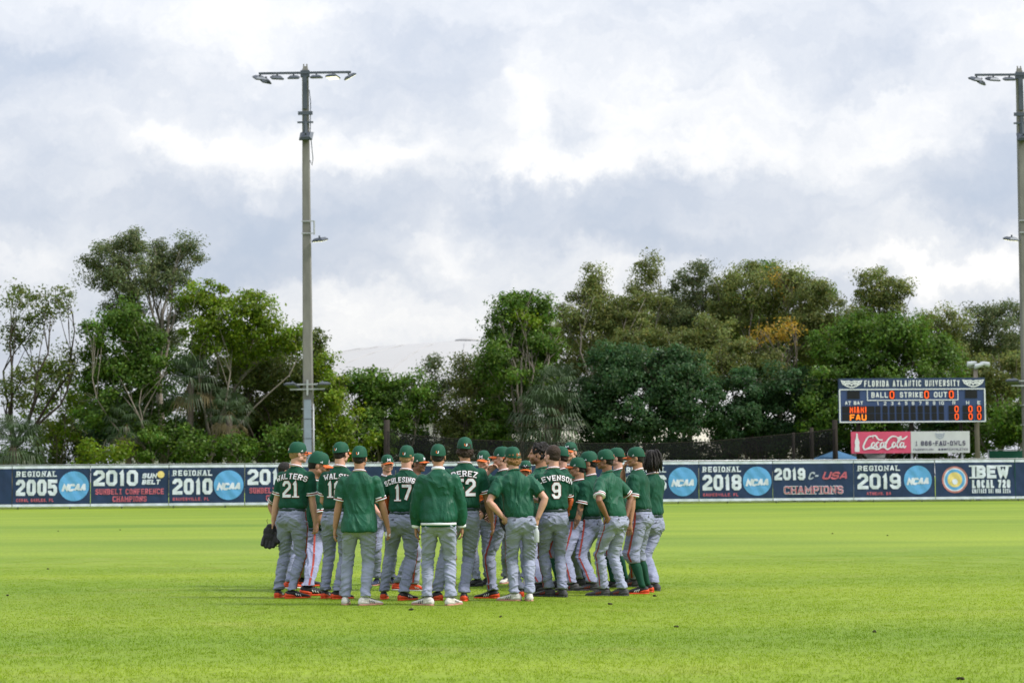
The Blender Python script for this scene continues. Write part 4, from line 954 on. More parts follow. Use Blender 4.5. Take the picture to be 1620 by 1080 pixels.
tree('broadleaf_tree', 'shaded tree behind the dull tree at the floodlight pole', 'dull', 131, [(380, 660, 60, 50), (450, 630, 50, 56), (420, 570, 46, 40), (470, 690, 40, 40), (490, 560, 22, 36)], (430, 2.0), 'bark_dark', .85, r0=.2)
tree('broadleaf_tree', 'olive tree massed behind the upright tree and palms', 'olive', 138, [(830, 560, 60, 50), (900, 540, 60, 46), (770, 620, 40, 50), (870, 620, 70, 60), (950, 580, 60, 50), (800, 680, 60, 40)], (860, 3.0), 'bark_dark', .85, r0=.22)
tree('broadleaf_tree', 'olive tree massed behind the dome-shaped dark tree', 'olive', 141, [(990, 510, 50, 40), (1060, 500, 50, 44), (1120, 510, 46, 44), (1020, 570, 60, 40), (1110, 570, 60, 44), (1150, 480, 30, 30)], (1060, 4.0), 'bark_dark', .9, r0=.22)
tree('broadleaf_tree', 'green tree massed behind the golden tree', 'mid', 140, [(1180, 530, 60, 44), (1250, 530, 60, 46), (1310, 530, 50, 44), (1200, 590, 70, 46), (1290, 590, 60, 46)], (1240, 4.0), 'bark_dark', .9, r0=.22)
tree('broadleaf_tree', 'olive tree massed behind the trees past the scoreboard', 'olive', 140, [(1370, 520, 50, 36), (1450, 530, 50, 36), (1520, 560, 46, 44), (1580, 590, 56, 50), (1620, 560, 40, 44), (1540, 640, 60, 50), (1620, 650, 50, 50)], (1530, 3.0), 'bark_dark', .9, r0=.22)
# undergrowth under the belt
sh_ = ['bright', 'mid', 'ficus', 'dull']
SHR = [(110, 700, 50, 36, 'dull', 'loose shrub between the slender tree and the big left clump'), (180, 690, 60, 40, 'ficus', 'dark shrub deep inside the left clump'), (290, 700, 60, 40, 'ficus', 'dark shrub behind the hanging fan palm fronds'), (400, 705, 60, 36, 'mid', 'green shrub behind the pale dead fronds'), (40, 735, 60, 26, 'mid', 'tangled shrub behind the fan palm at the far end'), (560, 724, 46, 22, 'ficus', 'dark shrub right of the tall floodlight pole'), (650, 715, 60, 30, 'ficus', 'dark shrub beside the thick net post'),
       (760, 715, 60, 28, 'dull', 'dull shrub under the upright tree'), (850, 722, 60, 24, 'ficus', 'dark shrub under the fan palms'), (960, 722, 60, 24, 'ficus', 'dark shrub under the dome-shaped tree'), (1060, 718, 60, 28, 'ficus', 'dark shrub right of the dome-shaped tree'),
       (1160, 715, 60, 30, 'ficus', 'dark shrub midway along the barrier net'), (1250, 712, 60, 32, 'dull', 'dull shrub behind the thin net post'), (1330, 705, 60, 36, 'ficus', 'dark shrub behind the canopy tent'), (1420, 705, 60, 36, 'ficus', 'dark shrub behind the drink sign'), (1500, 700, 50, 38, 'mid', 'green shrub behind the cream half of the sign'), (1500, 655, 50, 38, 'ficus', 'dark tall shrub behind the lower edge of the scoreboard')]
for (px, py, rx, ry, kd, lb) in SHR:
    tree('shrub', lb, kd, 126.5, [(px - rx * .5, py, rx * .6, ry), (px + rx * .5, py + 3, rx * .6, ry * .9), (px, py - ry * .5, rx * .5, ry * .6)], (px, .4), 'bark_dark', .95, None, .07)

# ------------------------------------------------------------------ people: shared pieces
def ering(c, rx, ry, n=20, ux=Vector((1, 0, 0)), uy=Vector((0, 1, 0)), p=2.3):
    out = []
    for i in range(n):
        a = 2 * math.pi * i / n; ca, sa = math.cos(a), math.sin(a)
        out.append(Vector(c) + ux * rx * math.copysign(abs(ca) ** (2 / p), ca) + uy * ry * math.copysign(abs(sa) ** (2 / p), sa))
    return out
# head and neck, facing +y, standard height 1.83
hb = MB()
hb.ell((0, -.006, 1.737), (.076, .098, .094), 20, 12); hb.ell((0, .028, 1.685), (.063, .072, .088), 18, 10); hb.ell((0, .070, 1.618), (.032, .028, .022))
hb.ell((0, .045, 1.632), (.048, .045, .032)); hb.ell((0, .112, 1.682), (.013, .017, .013)); hb.tube([(0, .094, 1.722), (0, .106, 1.70), (0, .116, 1.683)], [.009, .010, .012], 8)
hb.ell((0, .084, 1.729), (.054, .017, .012)); hb.ell((0, .097, 1.652), (.024, .010, .007)); hb.ell((0, .095, 1.641), (.022, .011, .008))
for s in (-1, 1):
    hb.ell((s * .042, .066, 1.678), (.024, .026, .026)); hb.ell((s * .079, -.006, 1.692), (.009, .021, .032)); hb.ell((s * .052, .01, 1.645), (.02, .04, .03))
hb.loft([ering((0, -.022, z), r, r * 1.05, 16) for z, r in ((1.44, .09), (1.50, .068), (1.55, .060), (1.60, .058), (1.66, .055))])
HEAD_V, _, HEAD_F = remesh(hb, .0062, 2, .45)
# caps
def cap_profile(n=28, k=8):
    vs_, fs = [], []
    for i in range(k + 1):
        t = i / k
        for j in range(n):
            a = 2 * math.pi * j / n
            zb = 1.722 + .016 * math.sin(a)                     # front edge a little higher
            ph = t * math.pi / 2
            rr = math.cos(ph) ** .62
            ridge = 1 + .012 * abs(math.cos(3 * a)) * math.sin(ph * 2)
            vs_.append((.087 * rr * math.cos(a) * ridge, -.006 + .108 * rr * math.sin(a) * ridge, zb + (1.848 - zb) * math.sin(ph) ** .95))
    for i in range(k):
        for j in range(n): fs.append((i * n + j, i * n + (j + 1) % n, (i + 1) * n + (j + 1) % n, (i + 1) * n + j))
    return vs_, fs
CAP = MB().add(*cap_profile()); CAP_ME = CAP.mesh('cap')
CAP_BVH = BVHTree.FromPolygons([Vector(v) for v in CAP.v], CAP.f)
br = MB()
for lay, dz in ((0, 0), (1, -.006)):
    vs_ = []
    for i in range(5):
        for j in range(13):
            u = (j / 12 - .5) * 2; ex = .076 * (1 - .10 * (i / 4) * abs(u))
            y = .088 * math.sqrt(max(0, 1 - (u * .86) ** 2)) + .004 + (i / 4) * .078 * math.sqrt(max(0, 1 - u * u * .9))
            z = 1.739 - .020 * u * u * (1 + .3 * i / 4) - .010 * (i / 4) + dz
            vs_.append((u * ex, y, z))
    fs = [(i * 13 + j, i * 13 + j + 1, (i + 1) * 13 + j + 1, (i + 1) * 13 + j) for i in range(4) for j in range(12)]
    br.add(vs_, [tuple(reversed(f)) for f in fs] if lay else fs)
rim = [4 * 13 + j for j in range(13)]
br.add([], []); br.f += [(rim[j], rim[j + 1], rim[j + 1] + 65, rim[j] + 65) for j in range(12)]
BRIM_ME = br.mesh('brim')
BUTTON_ME = MB().ell((0, -.006, 1.849), (.010, .010, .006), 8, 5).mesh('button')
def on_cap(strips, cx, cz, side):
    """lay flat strokes on the crown; side: 0 front, 1 back, 2 left, 3 right"""
    def place(a, b, i):
        if side == 0: o, d = Vector((cx - a, 1, cz + b)), Vector((0, -1, 0))
        elif side == 1: o, d = Vector((cx + a, -1, cz + b)), Vector((0, 1, 0))
        elif side == 2: o, d = Vector((-1, cx - a, cz + b)), Vector((1, 0, 0))
        else: o, d = Vector((1, cx + a, cz + b)), Vector((-1, 0, 0))
        h = CAP_BVH.ray_cast(o, d)
        return (h[0] + d * -(.0025 + .0004 * i)) if h[0] else o * 0 + Vector((0, 0, 1.8))
    vv, ff = strips_mesh(strips, place)
    return MB().add(vv, ff).mesh('emblem', False)
_m, _ = text_strips('M', .042, .040, .011, 0, step=.01); FRONT_ME = on_cap(_m, 0, 1.752, 0)
_u1 = [stroke_strip([(-.012, .026), (-.012, .006), (-.006, 0), (-.001, 0)], .009)]; _u2 = [stroke_strip([(.012, .026), (.012, .006), (.006, 0), (.001, 0)], .009)]
BACKU_O, BACKU_W = on_cap(_u1, 0, 1.738, 1), on_cap(_u2, 0, 1.738, 1)
_tri = [stroke_strip([(-.012 + .009 * i, -.002), (-.016 + .009 * i, .006 + .006 * i)], .006) for i in range(3)]
SIDE_L, SIDE_R = on_cap(_tri, .03, 1.738, 2), on_cap(_tri, .03, 1.738, 3)
# shoes, toe to +y, ankle above the origin
sh = MB(); SEC = [(-.082, .012, .070), (-.074, .028, .088), (-.05, .036, .100), (-.015, .038, .106), (.02, .039, .104), (.055, .041, .088), (.10, .046, .070), (.15, .048, .056), (.185, .043, .048), (.21, .028, .040), (.222, .008, .030)]
def srings(secs, grow=0.0, zb=.018):
    return [[Vector((w_ * math.cos(a) * 1.0 + grow * math.cos(a), y, zb + max(0, (h_ - zb)) * (.5 + .5 * math.sin(a)) + grow * math.sin(a))) for a in [2 * math.pi * i / 16 for i in range(16)]] for y, w_, h_ in secs]
SHOE_ME = MB().loft(srings(SEC)).mesh('shoe')
HEEL_ME = MB().loft(srings([(-.086, .014, .062), (-.078, .031, .072), (-.05, .040, .074), (-.01, .043, .062), (.03, .044, .045)], .0015, .015)).mesh('heel_panel')
SOLE_ME = MB().loft([[Vector((w_ * k * sx, y, z)) for (y, w_, sx) in [(-.086, .016, -1), (-.07, .034, -1), (-.02, .040, -1), (.05, .042, -1), (.11, .049, -1), (.17, .048, -1), (.21, .030, -1), (.228, .006, -1), (.228, .006, 1), (.21, .030, 1), (.17, .048, 1), (.11, .049, 1), (.05, .042, 1), (-.02, .040, 1), (-.07, .034, 1), (-.086, .016, 1)]] for z, k in ((0, .98), (.012, 1.06), (.024, 1.03))]).mesh('sole')
_sb = BVHTree.FromPolygons([Vector(v) for v in MB().loft(srings(SEC)).v], MB().loft(srings(SEC)).f)
STRIPES_ME = []
for s in (-1, 1):
    st_ = MB()
    for i in range(3):
        y0 = .045 + i * .024; row = []
        for t in (0, .5, 1):
            for e in (0, .011):
                o = Vector((s, y0 - .018 * t + e, .026 + t * (.040 - .006 * i))); h = _sb.ray_cast(o, Vector((-s, 0, 0)))
                row.append((h[0] if h[0] else Vector((s * .04, o.y, o.z))) + Vector((s * .002, 0, 0)))
        st_.add(row, [(0, 1, 3, 2), (2, 3, 5, 4)])
    STRIPES_ME.append(st_.mesh('side_stripes', False))
LACE_ME = MB()
for i in range(4): LACE_ME.tube([(-.022, .055 + i * .018, .087 - i * .008), (0, .06 + i * .018, .094 - i * .009), (.022, .055 + i * .018, .087 - i * .008)], .004, 5)
LACE_ME = LACE_ME.mesh('laces')
def me_mat(me, material):
    key = (me.name, material.name)
    if key not in me_mat.c:
        c = me.copy(); c.materials.clear(); c.materials.append(material); me_mat.c[key] = c
    return me_mat.c[key]
me_mat.c = {}
SHOES = {'orange': ('s_black', 's_orange', 'white', 's_orange', 's_black'), 'white': ('s_white', 's_white', 's_navy', 'gum', 's_navy'), 'dark': ('s_grey', 's_grey', 's_red', 's_grey', 's_black'),
         'black': ('s_black', 's_grey', 's_grey', 's_black', 's_black'), 'red': ('s_orange', 's_orange', 'white', 's_white', 's_white'), 'navy': ('s_navy', 's_navy', 'white', 'gum', 's_black')}

def ik(S, W, a, b, pole):
    d = W - S; L = d.length; mx = (a + b) * .999
    if L > mx: W = S + d * (mx / L); d = W - S; L = mx
    x = (a * a - b * b + L * L) / (2 * L); h = math.sqrt(max(a * a - x * x, 0)); u = d.normalized()
    p = Vector(pole); p = p - u * p.dot(u); p = p.normalized() if p.length > 1e-4 else Vector((0, 0, 1))
    return S + u * x + p * h, W
# arms: wrist target and elbow direction for the right side (x is mirrored for the left), palm direction
ARMS = {'hang': ((.285, .035, .80), (.5, -1, 0), (-1, .25, 0), .35), 'hang_out': ((.33, .06, .82), (.6, -1, 0), (-1, .3, 0), .4), 'hang_fwd': ((.25, .12, .80), (.3, -1, 0), (-1, .4, 0), .5),
        'hips': ((.205, -.045, 1.005), (1, -.25, .0), (-.5, .6, 0), .6), 'hips_back': ((.175, -.10, .99), (1, -.5, 0), (-.3, .9, 0), .5), 'pocket': ((.245, .075, .905), (1, -.8, 0), (-1, 0, 0), .5),
        'mouth': ((.06, .185, 1.50), (.4, .3, -1), (0, -1, .3), .7), 'fold': ((-.05, .20, 1.16), (1, -.1, -.4), (0, -1, 0), .4), 'front': ((.10, .24, 1.02), (.6, -.8, -.2), (-.6, -.5, 0), .6), 'chest': ((.07, .22, 1.24), (.8, -.2, -.6), (-.3, -1, 0), .6),
        'tuck': ((.14, .20, 1.17), (.9, -.6, -.2), (-.7, -.6, 0), .6), 'behind': ((.02, -.19, .98), (1, -.3, 0), (0, -1, 0), .5)}
HANDS = {}
def person(label, head, fl, fr, yaw, hyaw, top='jersey', tuck=True, name=None, num=None, cap=True, hair='short', hcol='brown', skin='fair', armL='hang', armR='hang', shoes='orange', socks=False,
           hpitch=0, build=1.0, footL=None, footR=None, lean=None, beard=0, grp=None, stripe=True, pants='grey', vox=.0112, backcap=False, glasses=False, tattoo=False, hipoff=(0, 0), key=None, bend=.985):
    GL_, GR_ = ground(*fl), ground(*fr)
    root_w = (GL_ + GR_) / 2; th = R(yaw); rot = Matrix.Rotation(-th, 3, 'Z')
    root = empty('person', root_w, th); tag(root, label, 'person', grp)
    FL, FR = rot @ (GL_ - root_w), rot @ (GR_ - root_w)
    hp = at(head[0], head[1], root_w.y)
    hx = rot @ Vector((hp.x - root_w.x, 0, 0))
    if lean: hx = hx + Vector((0, lean, 0))
    hipo = rot @ Vector((hipoff[0], hipoff[1], 0))
    s = hp.z / 1.85
    for _ in range(6):
        L = .845 * s * bend
        pz = min(math.sqrt(max(L * L - ((f.x - hipo.x - sd * .09 * s) ** 2 + (f.y - hipo.y) ** 2), .3)) for f, sd in ((FL, -1), (FR, 1))) + .085 * s
        capz = 1.849 if cap else 1.835
        s *= 1 + .8 * ((hp.z - (pz + (capz - .93) * s)) / hp.z)
    P = Vector((hipo.x, hipo.y, pz)); b = s * build
    hoff = Vector((hx.x - hipo.x, hx.y - hipo.y, 0))
    def T(x, y, z):                                           # standard torso -> posed torso
        t = max(0, (z - .93) / .80); zz = pz + (z - .93) * s
        return Vector((P.x + x * b, P.y + y * b, zz)) + hoff * (t ** 1.15)
    def TH(x, y, z):
        t = max(0, (z - .93) / .80); return Vector((P.x + x * s, P.y + y * s, pz + (z - .93) * s)) + hoff * (t ** 1.15)
    # ---- trousers
    tr = MB(); legs = []
    tr.loft([ering(T(0, yc, z), rx * b, ry * b) for z, rx, ry, yc in ((1.085, .150, .108, -.004), (1.05, .157, .116, -.008), (1.0, .168, .124, -.014), (.95, .172, .128, -.018), (.89, .165, .122, -.015), (.84, .12, .09, -.01), (.80, .06, .06, 0))])
    for sd in (-1, 1): tr.ell(T(sd * .078, -.072, .935), (.086 * b, .070 * b, .090 * b), 14, 9)
    for sd, F, fy in ((-1, FL, footL), (1, FR, footR)):
        hipj = T(sd * .088, -.005, .915); ank = Vector((F.x, F.y, .10 * s))
        kn, _ = ik(hipj, ank, .42 * s, .415 * s, Vector((sd * .12, 1, 0)))
        legs.append((hipj, kn, ank))
        end = .50 if socks else .985
        def lp(t):
            if t < 1: return hipj.lerp(kn, t)
            return kn.lerp(ank, t - 1)
        prof = [(0, .098), (.2, .095), (.45, .085), (.7, .073), (.9, .064), (1.0, .061), (1.15, .062), (1.3, .065), (1.5, .061), (1.7, .055), (1.85, .055), (1.96, .061), (2.0, .062)]
        if socks: prof = [(0, .102), (.2, .102), (.45, .097), (.7, .091), (.95, .088), (1.1, .084), (1.2, .078), (1.27, .066)]
        tr.loft([ering(lp(t) + Vector((0, -.006 if 1.1 < t < 1.6 else 0, 0)), r * b, r * b * 1.06, 16) for t, r in prof])
    v, nn, f = remesh(tr, vox, 3, .5)
    z = v[:, 2]; kz = np.mean([l[1].z for l in legs]); az_ = .1 * s
    sdv = np.where(v[:, 0] < P.x, 0.0, 7.3) + zlib.crc32(label.encode()) % 50
    if socks: amp = .003 + .008 * np.exp(-((z - kz) / .11) ** 2)
    else: amp = .005 + .010 * np.exp(-((z - kz - .01) / .11) ** 2) + .013 * np.exp(-((z - az_ - .05) / .11) ** 2) + .008 * np.exp(-((z - pz + .13) / .10) ** 2)
    q = np.c_[v[:, 0] * 4 + sdv, v[:, 1] * 4, z * 25 + 13 * (v[:, 0] - P.x) * np.sign(v[:, 0] - P.x) + 6 * v[:, 1]]
    n1 = vnoise(q); rid = 1.7 * (1 - np.abs(2 * n1 - 1)) ** 2.5 - .55
    q2 = np.c_[v[:, 0] * 9 + sdv, v[:, 1] * 9, z * 5 + 3]
    v2 = v + nn * (amp * rid * .85 + .006 * (vnoise(q2) - .5))[:, None]
    trm = mesh_from(v2, f, 'trousers'); trousers = link('trousers', trm, M[pants], root)
    tb = BVHTree.FromPolygons([Vector(x) for x in v2], f)
    if stripe:
        sw = .013 if top != 'jacket' and pants == 'grey' else .008
        for sd, (hj, kn, an) in zip((-1, 1), legs):
            m_ = MB(); row = []
            tmax = 1.24 if socks else 1.97
            for i in range(34):
                t = .0 + tmax * i / 33
                c = hj.lerp(kn, t) if t < 1 else kn.lerp(an, t - 1)
                if i == 0: c = T(sd * .088, 0, 1.03)
                if i == 1: c = T(sd * .088, 0, .985)
                ok = []
                for e in (-1, 1):
                    o = c + Vector((sd * .4, e * sw, 0)); h = tb.ray_cast(o, Vector((-sd, 0, 0)))
                    ok.append((h[0] + Vector((sd * .0045, 0, 0))) if h[0] else c + Vector((sd * .08, e * sw, 0)))
                row += ok
            m_.add(row, [(2 * i, 2 * i + 1, 2 * i + 3, 2 * i + 2) for i in range(33)])
            obj('side_stripe', m_, M['stripe'], trousers)
    # small three-bar mark and pocket seam on the seat
    for sd in ((1, -1) if pants == 'grey2' else (-1,)):
        stp = [stroke_strip([(-.016 + .013 * i, 0), (-.020 + .013 * i, .010 + .009 * i)], .009) for i in range(3)]
        def pl(a, c, i):
            o = T(sd * .095, 0, .965) + Vector((a, -.5, c)); h = tb.ray_cast(o, Vector((0, 1, 0)))
            return (h[0] + Vector((0, -.004, 0))) if h[0] else o + Vector((0, .4, 0))
        obj('maker_mark', MB().add(*strips_mesh(stp, pl)), M['dark'], trousers, smooth=False)
    for sd in (-1, 1):
        stp = [stroke_strip([(-.055 + .011 * i, .0) for i in range(11)], .004)]
        def pl2(a, c, i):
            o = T(sd * .09, 0, 1.005) + Vector((a, -.5, c)); h = tb.ray_cast(o, Vector((0, 1, 0)))
            return (h[0] + Vector((0, -.003, 0))) if h[0] else o + Vector((0, .4, 0))
        obj('pocket_seam', MB().add(*strips_mesh(stp, pl2)), M['dark'], trousers, smooth=False)
    # ---- upper garment
    up = MB()
    rows = [(1.25, .170, .118, 0), (1.35, .186, .124, 0), (1.41, .190, .121, -.006), (1.455, .168, .106, -.012), (1.495, .128, .088, -.018), (1.525, .094, .076, -.02), (1.545, .076, .068, -.02), (1.56, .068, .062, -.018)]
    if top == 'jacket': low = [(.955, .176, .146, -.012), (.972, .188, .154, -.011), (1.0, .195, .156, -.009), (1.06, .195, .148, -.003), (1.15, .188, .136, 0)]
    elif tuck and top == 'jersey': low = [(1.06, .148, .108, -.006), (1.078, .164, .122, -.006), (1.10, .174, .131, -.004), (1.13, .172, .130, 0), (1.18, .168, .122, 0)]
    elif tuck: low = [(1.00, .160, .122, -.008), (1.02, .172, .132, -.006), (1.06, .182, .140, -.002), (1.12, .182, .138, 0), (1.18, .176, .128, 0)]
    else: low = [(.86, .190, .158, -.022), (.89, .194, .160, -.022), (.97, .190, .150, -.014), (1.06, .178, .132, 0), (1.16, .172, .124, 0)]
    up.loft([ering(T(0, yc, z_), rx * b, ry * b, 24, p=2.5) for z_, rx, ry, yc in low + rows])
    arms = []
    for sd, pose in ((-1, armL), (1, armR)):
        tx, pole, palm_n, curl = ARMS[pose]
        S = T(sd * .172, -.012, 1.436)
        W = TH(sd * tx[0] * (build if pose.startswith('h') or pose == 'pocket' else 1), tx[1], tx[2])
        if pose == 'mouth': W = TH(0, 0, 1.70) + (Matrix.Rotation(R(hyaw - yaw), 3, 'Z') @ Vector((sd * .055, .15, -.16))) * s
        E, W = ik(S, W, .29 * s, .255 * s, Vector((sd * pole[0], pole[1], pole[2])))
        arms.append((sd, S, E, W, Vector((sd * palm_n[0], palm_n[1], palm_n[2])), curl))
        up.ell(S, (.066 * b, .072 * b, .066 * b), 14, 9)
        ux = (E - S).normalized(); ref = Vector((0, 1, 0)) if abs(ux.y) < .8 else Vector((1, 0, 0)); a1 = (ref - ux * ref.dot(ux)).normalized(); a2 = ux.cross(a1)
        up.loft([ering(S - ux * .02, .056 * b, .056 * b, 16, a1, a2, 2), ering(S.lerp(E, .25), .076 * b, .074 * b, 16, a1, a2, 2), ering(S.lerp(E, .72), .074 * b, .066 * b, 16, a1, a2, 2)])
        if top == 'jacket':
            up.loft([ering(S.lerp(E, .4), .082 * b, .078 * b, 16, a1, a2, 2), ering(E, .080 * b, .076 * b, 16, a1, a2, 2), ering(E.lerp(W, .5), .074 * b, .070 * b, 16, a1, a2, 2), ering(E.lerp(W, .88), .050 * b, .048 * b, 16, a1, a2, 2), ering(E.lerp(W, .95), .040 * b, .040 * b, 16, a1, a2, 2)])
            up.ell(E, (.079 * b, .079 * b, .079 * b), 12, 8)
    v, nn, f = remesh(up, vox, 6, .5)
    zz = v[:, 2]; tt = np.clip((zz - pz) / (.62 * s), 0, 1)
    hs = zlib.crc32(label[::-1].encode()) % 40
    q = np.c_[v[:, 0] * 13 + hs + 5 * zz, v[:, 1] * 10, zz * 3.2 - 3 * np.abs(v[:, 0])]
    q2 = np.c_[v[:, 0] * 7 + hs, v[:, 1] * 7, zz * 13 + 6 * v[:, 0]]
    k1 = .014 if top != 'jersey' else .011
    v2 = v + nn * ((1 - np.abs(2 * vnoise(q) - 1) - .5) * k1 * (1.25 - tt * .8) + (1 - 2 * np.abs(2 * vnoise(q2) - 1)) * .0022)[:, None]
    gm_ = mesh_from(v2, f, top)
    garment = link({'jersey': 'jersey', 'warmup': 'shirt', 'jacket': 'jacket'}[top], gm_, M[{'jersey': 'green', 'warmup': 'warmup', 'jacket': 'jacket'}[top]], root)
    gb = BVHTree.FromPolygons([Vector(x) for x in v2], f)
    def band(name, c, ax, rx, ry, h, material, parent, grow=.004, a1=None):
        ax = ax.normalized(); ref = Vector((1, 0, 0)) if abs(ax.x) < .8 else Vector((0, 1, 0)); u1 = (ref - ax * ref.dot(ax)).normalized(); u2 = ax.cross(u1)
        return obj(name, MB().loft([ering(c - ax * h / 2, rx, ry, 22, u1, u2, 2.2), ering(c - ax * h / 4, rx + grow, ry + grow, 22, u1, u2, 2.2), ering(c + ax * h / 4, rx + grow, ry + grow, 22, u1, u2, 2.2), ering(c + ax * h / 2, rx, ry, 22, u1, u2, 2.2)]), material, parent)
    if top != 'warmup' or not tuck or 'white trim' in label:
        if top != 'jacket':
            for sd, S, E, W, pn, curl in arms:
                ux = (E - S).normalized(); c = S.lerp(E, .70)
                ref = Vector((0, 1, 0)) if abs(ux.y) < .8 else Vector((1, 0, 0)); a1 = (ref - ux * ref.dot(ux)).normalized(); a2 = ux.cross(a1)
                for off, hh_, mt in ((-.014, .012, 'white'), (.0, .011, 'stripe'), (.013, .012, 'white')):
                    cc = c + ux * off
                    obj('sleeve_trim', MB().loft([ering(cc - ux * hh_ / 2, .0765 * b, .069 * b, 20, a1, a2, 2), ering(cc + ux * hh_ / 2, .0765 * b, .069 * b, 20, a1, a2, 2)]), M[mt], garment)
    cu = (T(0, 0, 1.58) - T(0, 0, 1.5)).normalized(); tilt = Matrix.Rotation(R(-14), 3, 'X') @ cu
    if top == 'jacket': band('collar', TH(0, -.018, 1.562), tilt, .072 * s, .070 * s, .035, M['white'], garment)
    else:
        band('collar', TH(0, -.018, 1.552), tilt, .075 * s, .073 * s, .022, M['white' if top == 'jersey' or not tuck else 'warmup'], garment)
        if top == 'jersey' or not tuck: band('collar_stripe', TH(0, -.018, 1.550), tilt, .0785 * s, .0765 * s, .008, M['stripe'], garment)
    if top == 'jacket':
        band('hem_band', T(0, -.012, .935), Vector((0, 0, 1)), .182 * b, .152 * b, .060, M['jacket'], garment, .004)
        band('hem_stripe', T(0, -.012, .940), Vector((0, 0, 1)), .1875 * b, .1575 * b, .026, M['white'], garment, .002)
        for sd, S, E, W, pn, curl in arms: band('cuff', E.lerp(W, .95), W - E, .042 * b, .042 * b, .04, M['white'], garment, .003)
    elif tuck: band('belt', T(0, -.008, 1.046 if top == 'jersey' else 1.02), Vector((0, 0, 1)), .160 * b, .120 * b, .036, M['belt'], trousers, .005)
    if num or name:
        ctr = T(0, 0, 1.30)
        def plb(off):
            def pl(a, c, i):
                o = Vector((ctr.x + a, ctr.y - .6, ctr.z + c)); h = gb.ray_cast(o, Vector((0, 1, 0)))
                return (h[0] + Vector((0, -off - .0006 * i, 0))) if h[0] else o + Vector((0, .48, 0))
            return pl
        for txt, h_, w_, t_, gp, zc, arc, nm in ((num, .192, .112, .033, .020, -.105, 0, 'number'), (name, .064, .044, .0105, .012, .112, .46, 'name')):
            if not txt: continue
            kx = s * (min(1.0, 8.3 / len(txt)) if nm == 'name' else 1)
            for ex, mt, of in ((.012 if nm == 'number' else .005, 'stripe', .006), (0, 'white', .010)):
                stp, _ = text_strips(txt, h_ * s, w_ * kx, t_ * s, gp * kx, arc=arc * s, serif=.28 if nm == 'number' else .2, step=.018)
                if ex: stp = [[((a + c) / 2 + (a - c) * (.5 + ex / 2 / max((a - c).length, .004)), (a + c) / 2 - (a - c) * (.5 + ex / 2 / max((a - c).length, .004))) for a, c in st2] for st2 in stp]
                vv, ff = strips_mesh(stp, lambda a, c, i, zc=zc: plb(of)(a, c + zc * s, i))
                obj(nm + ('_outline' if ex else '_lettering'), MB().add(vv, ff), M[mt], garment, smooth=False)
    # ---- body: head, neck, arms and hands
    bm_ = MB()
    bm_.loft([ering(T(0, yc, z_), rx * b, ry * b, 16) for z_, rx, ry, yc in ((1.10, .11, .08, 0), (1.30, .13, .085, 0), (1.42, .15, .085, -.006), (1.47, .12, .07, -.012), (1.51, .06, .055, -.02))])
    fing = MB()
    for sd, S, E, W, pn, curl in arms:
        bm_.tube([S, S.lerp(E, .4), S.lerp(E, .8), E, E.lerp(W, .25), E.lerp(W, .6), W], [.050 * b, .049 * b, .041 * b, .040 * b, .043 * b, .036 * b, .027 * b], 12)
        bm_.ell(S, (.052 * b,) * 3, 10, 6)
        d = (W - E).normalized(); n_ = pn - d * pn.dot(d); n_ = n_.normalized(); w_ = d.cross(n_)           # w_ across the palm
        if w_.y < 0: w_ = -w_
        if pose_thumb_out(armL if sd < 0 else armR): w_ = -w_
        def hp_(l, a, n): return W + d * l * s + w_ * a * s + n_ * n * s
        bm_.loft([ering(hp_(l, 0, o), wd * s, tk * s, 12, w_, n_, 2.6) for l, wd, tk, o in ((-.02, .026, .022, 0), (.02, .034, .017, .002), (.06, .042, .016, .004), (.092, .042, .014, .007))])
        for k in range(4):
            a = .031 - k * .021; l = (.078, .086, .080, .064)[k]; p0 = hp_(.085, a, .008); pts_ = [p0]; ang_ = curl * .6; p = p0
            for seg in (.45, .32, .26):
                dd = d * math.cos(ang_) + n_ * math.sin(ang_); p = p + dd * l * seg * s; pts_.append(p); ang_ += curl * (.9 + .1 * k)
            fing.tube(pts_, [.0098 * s, .0092 * s, .0086 * s, .0068 * s], 6)
        t0 = hp_(.025, .034, .004); fing.tube([t0, t0 + (d * .6 + w_ * .55 + n_ * .25) * .034 * s, t0 + (d * .9 + w_ * .45 + n_ * .45) * .062 * s, t0 + (d * 1.0 + w_ * .28 + n_ * .6) * .082 * s], [.0135 * s, .0115 * s, .0100 * s, .0078 * s], 6)
        if key: HANDS[(key, sd)] = (root, W + d * .09 * s, d, n_, w_)
    vb, _, fb_ = remesh(bm_, .0115, 2, .5)
    hm = Matrix.Translation(TH(0, -.01, 1.58)) @ Matrix.Rotation(R(hyaw - yaw), 4, 'Z') @ Matrix.Rotation(R(hpitch), 4, 'X') @ Matrix.Scale(s, 4) @ Matrix.Translation((0, .01, -1.58))
    hmn = np.array(hm)
    hv = HEAD_V @ hmn[:3, :3].T + hmn[:3, 3]
    o1, o2 = len(vb), len(vb) + len(hv)
    allv = np.concatenate([vb, hv, np.array([tuple(x) for x in fing.v])])
    allf = fb_ + [tuple(i + o1 for i in q_) for q_ in HEAD_F] + [tuple(i + o2 for i in q_) for q_ in fing.f]
    bme = mesh_from(allv, allf, 'body')
    tint = np.ones((len(allv), 4), np.float32)
    H = HEAD_V; ti = np.ones((len(H), 3))
    eye = np.exp(-(((np.abs(H[:, 0]) - .030) / .013) ** 2 + ((H[:, 2] - 1.708) / .007) ** 2) * 1.2) * (H[:, 1] > .06)
    brow = np.exp(-(((np.abs(H[:, 0]) - .032) / .018) ** 2 + ((H[:, 2] - 1.728) / .006) ** 2) * 1.2) * (H[:, 1] > .06)
    lip = np.exp(-((H[:, 0] / .022) ** 2 + ((H[:, 2] - 1.647) / .007) ** 2)) * (H[:, 1] > .085)
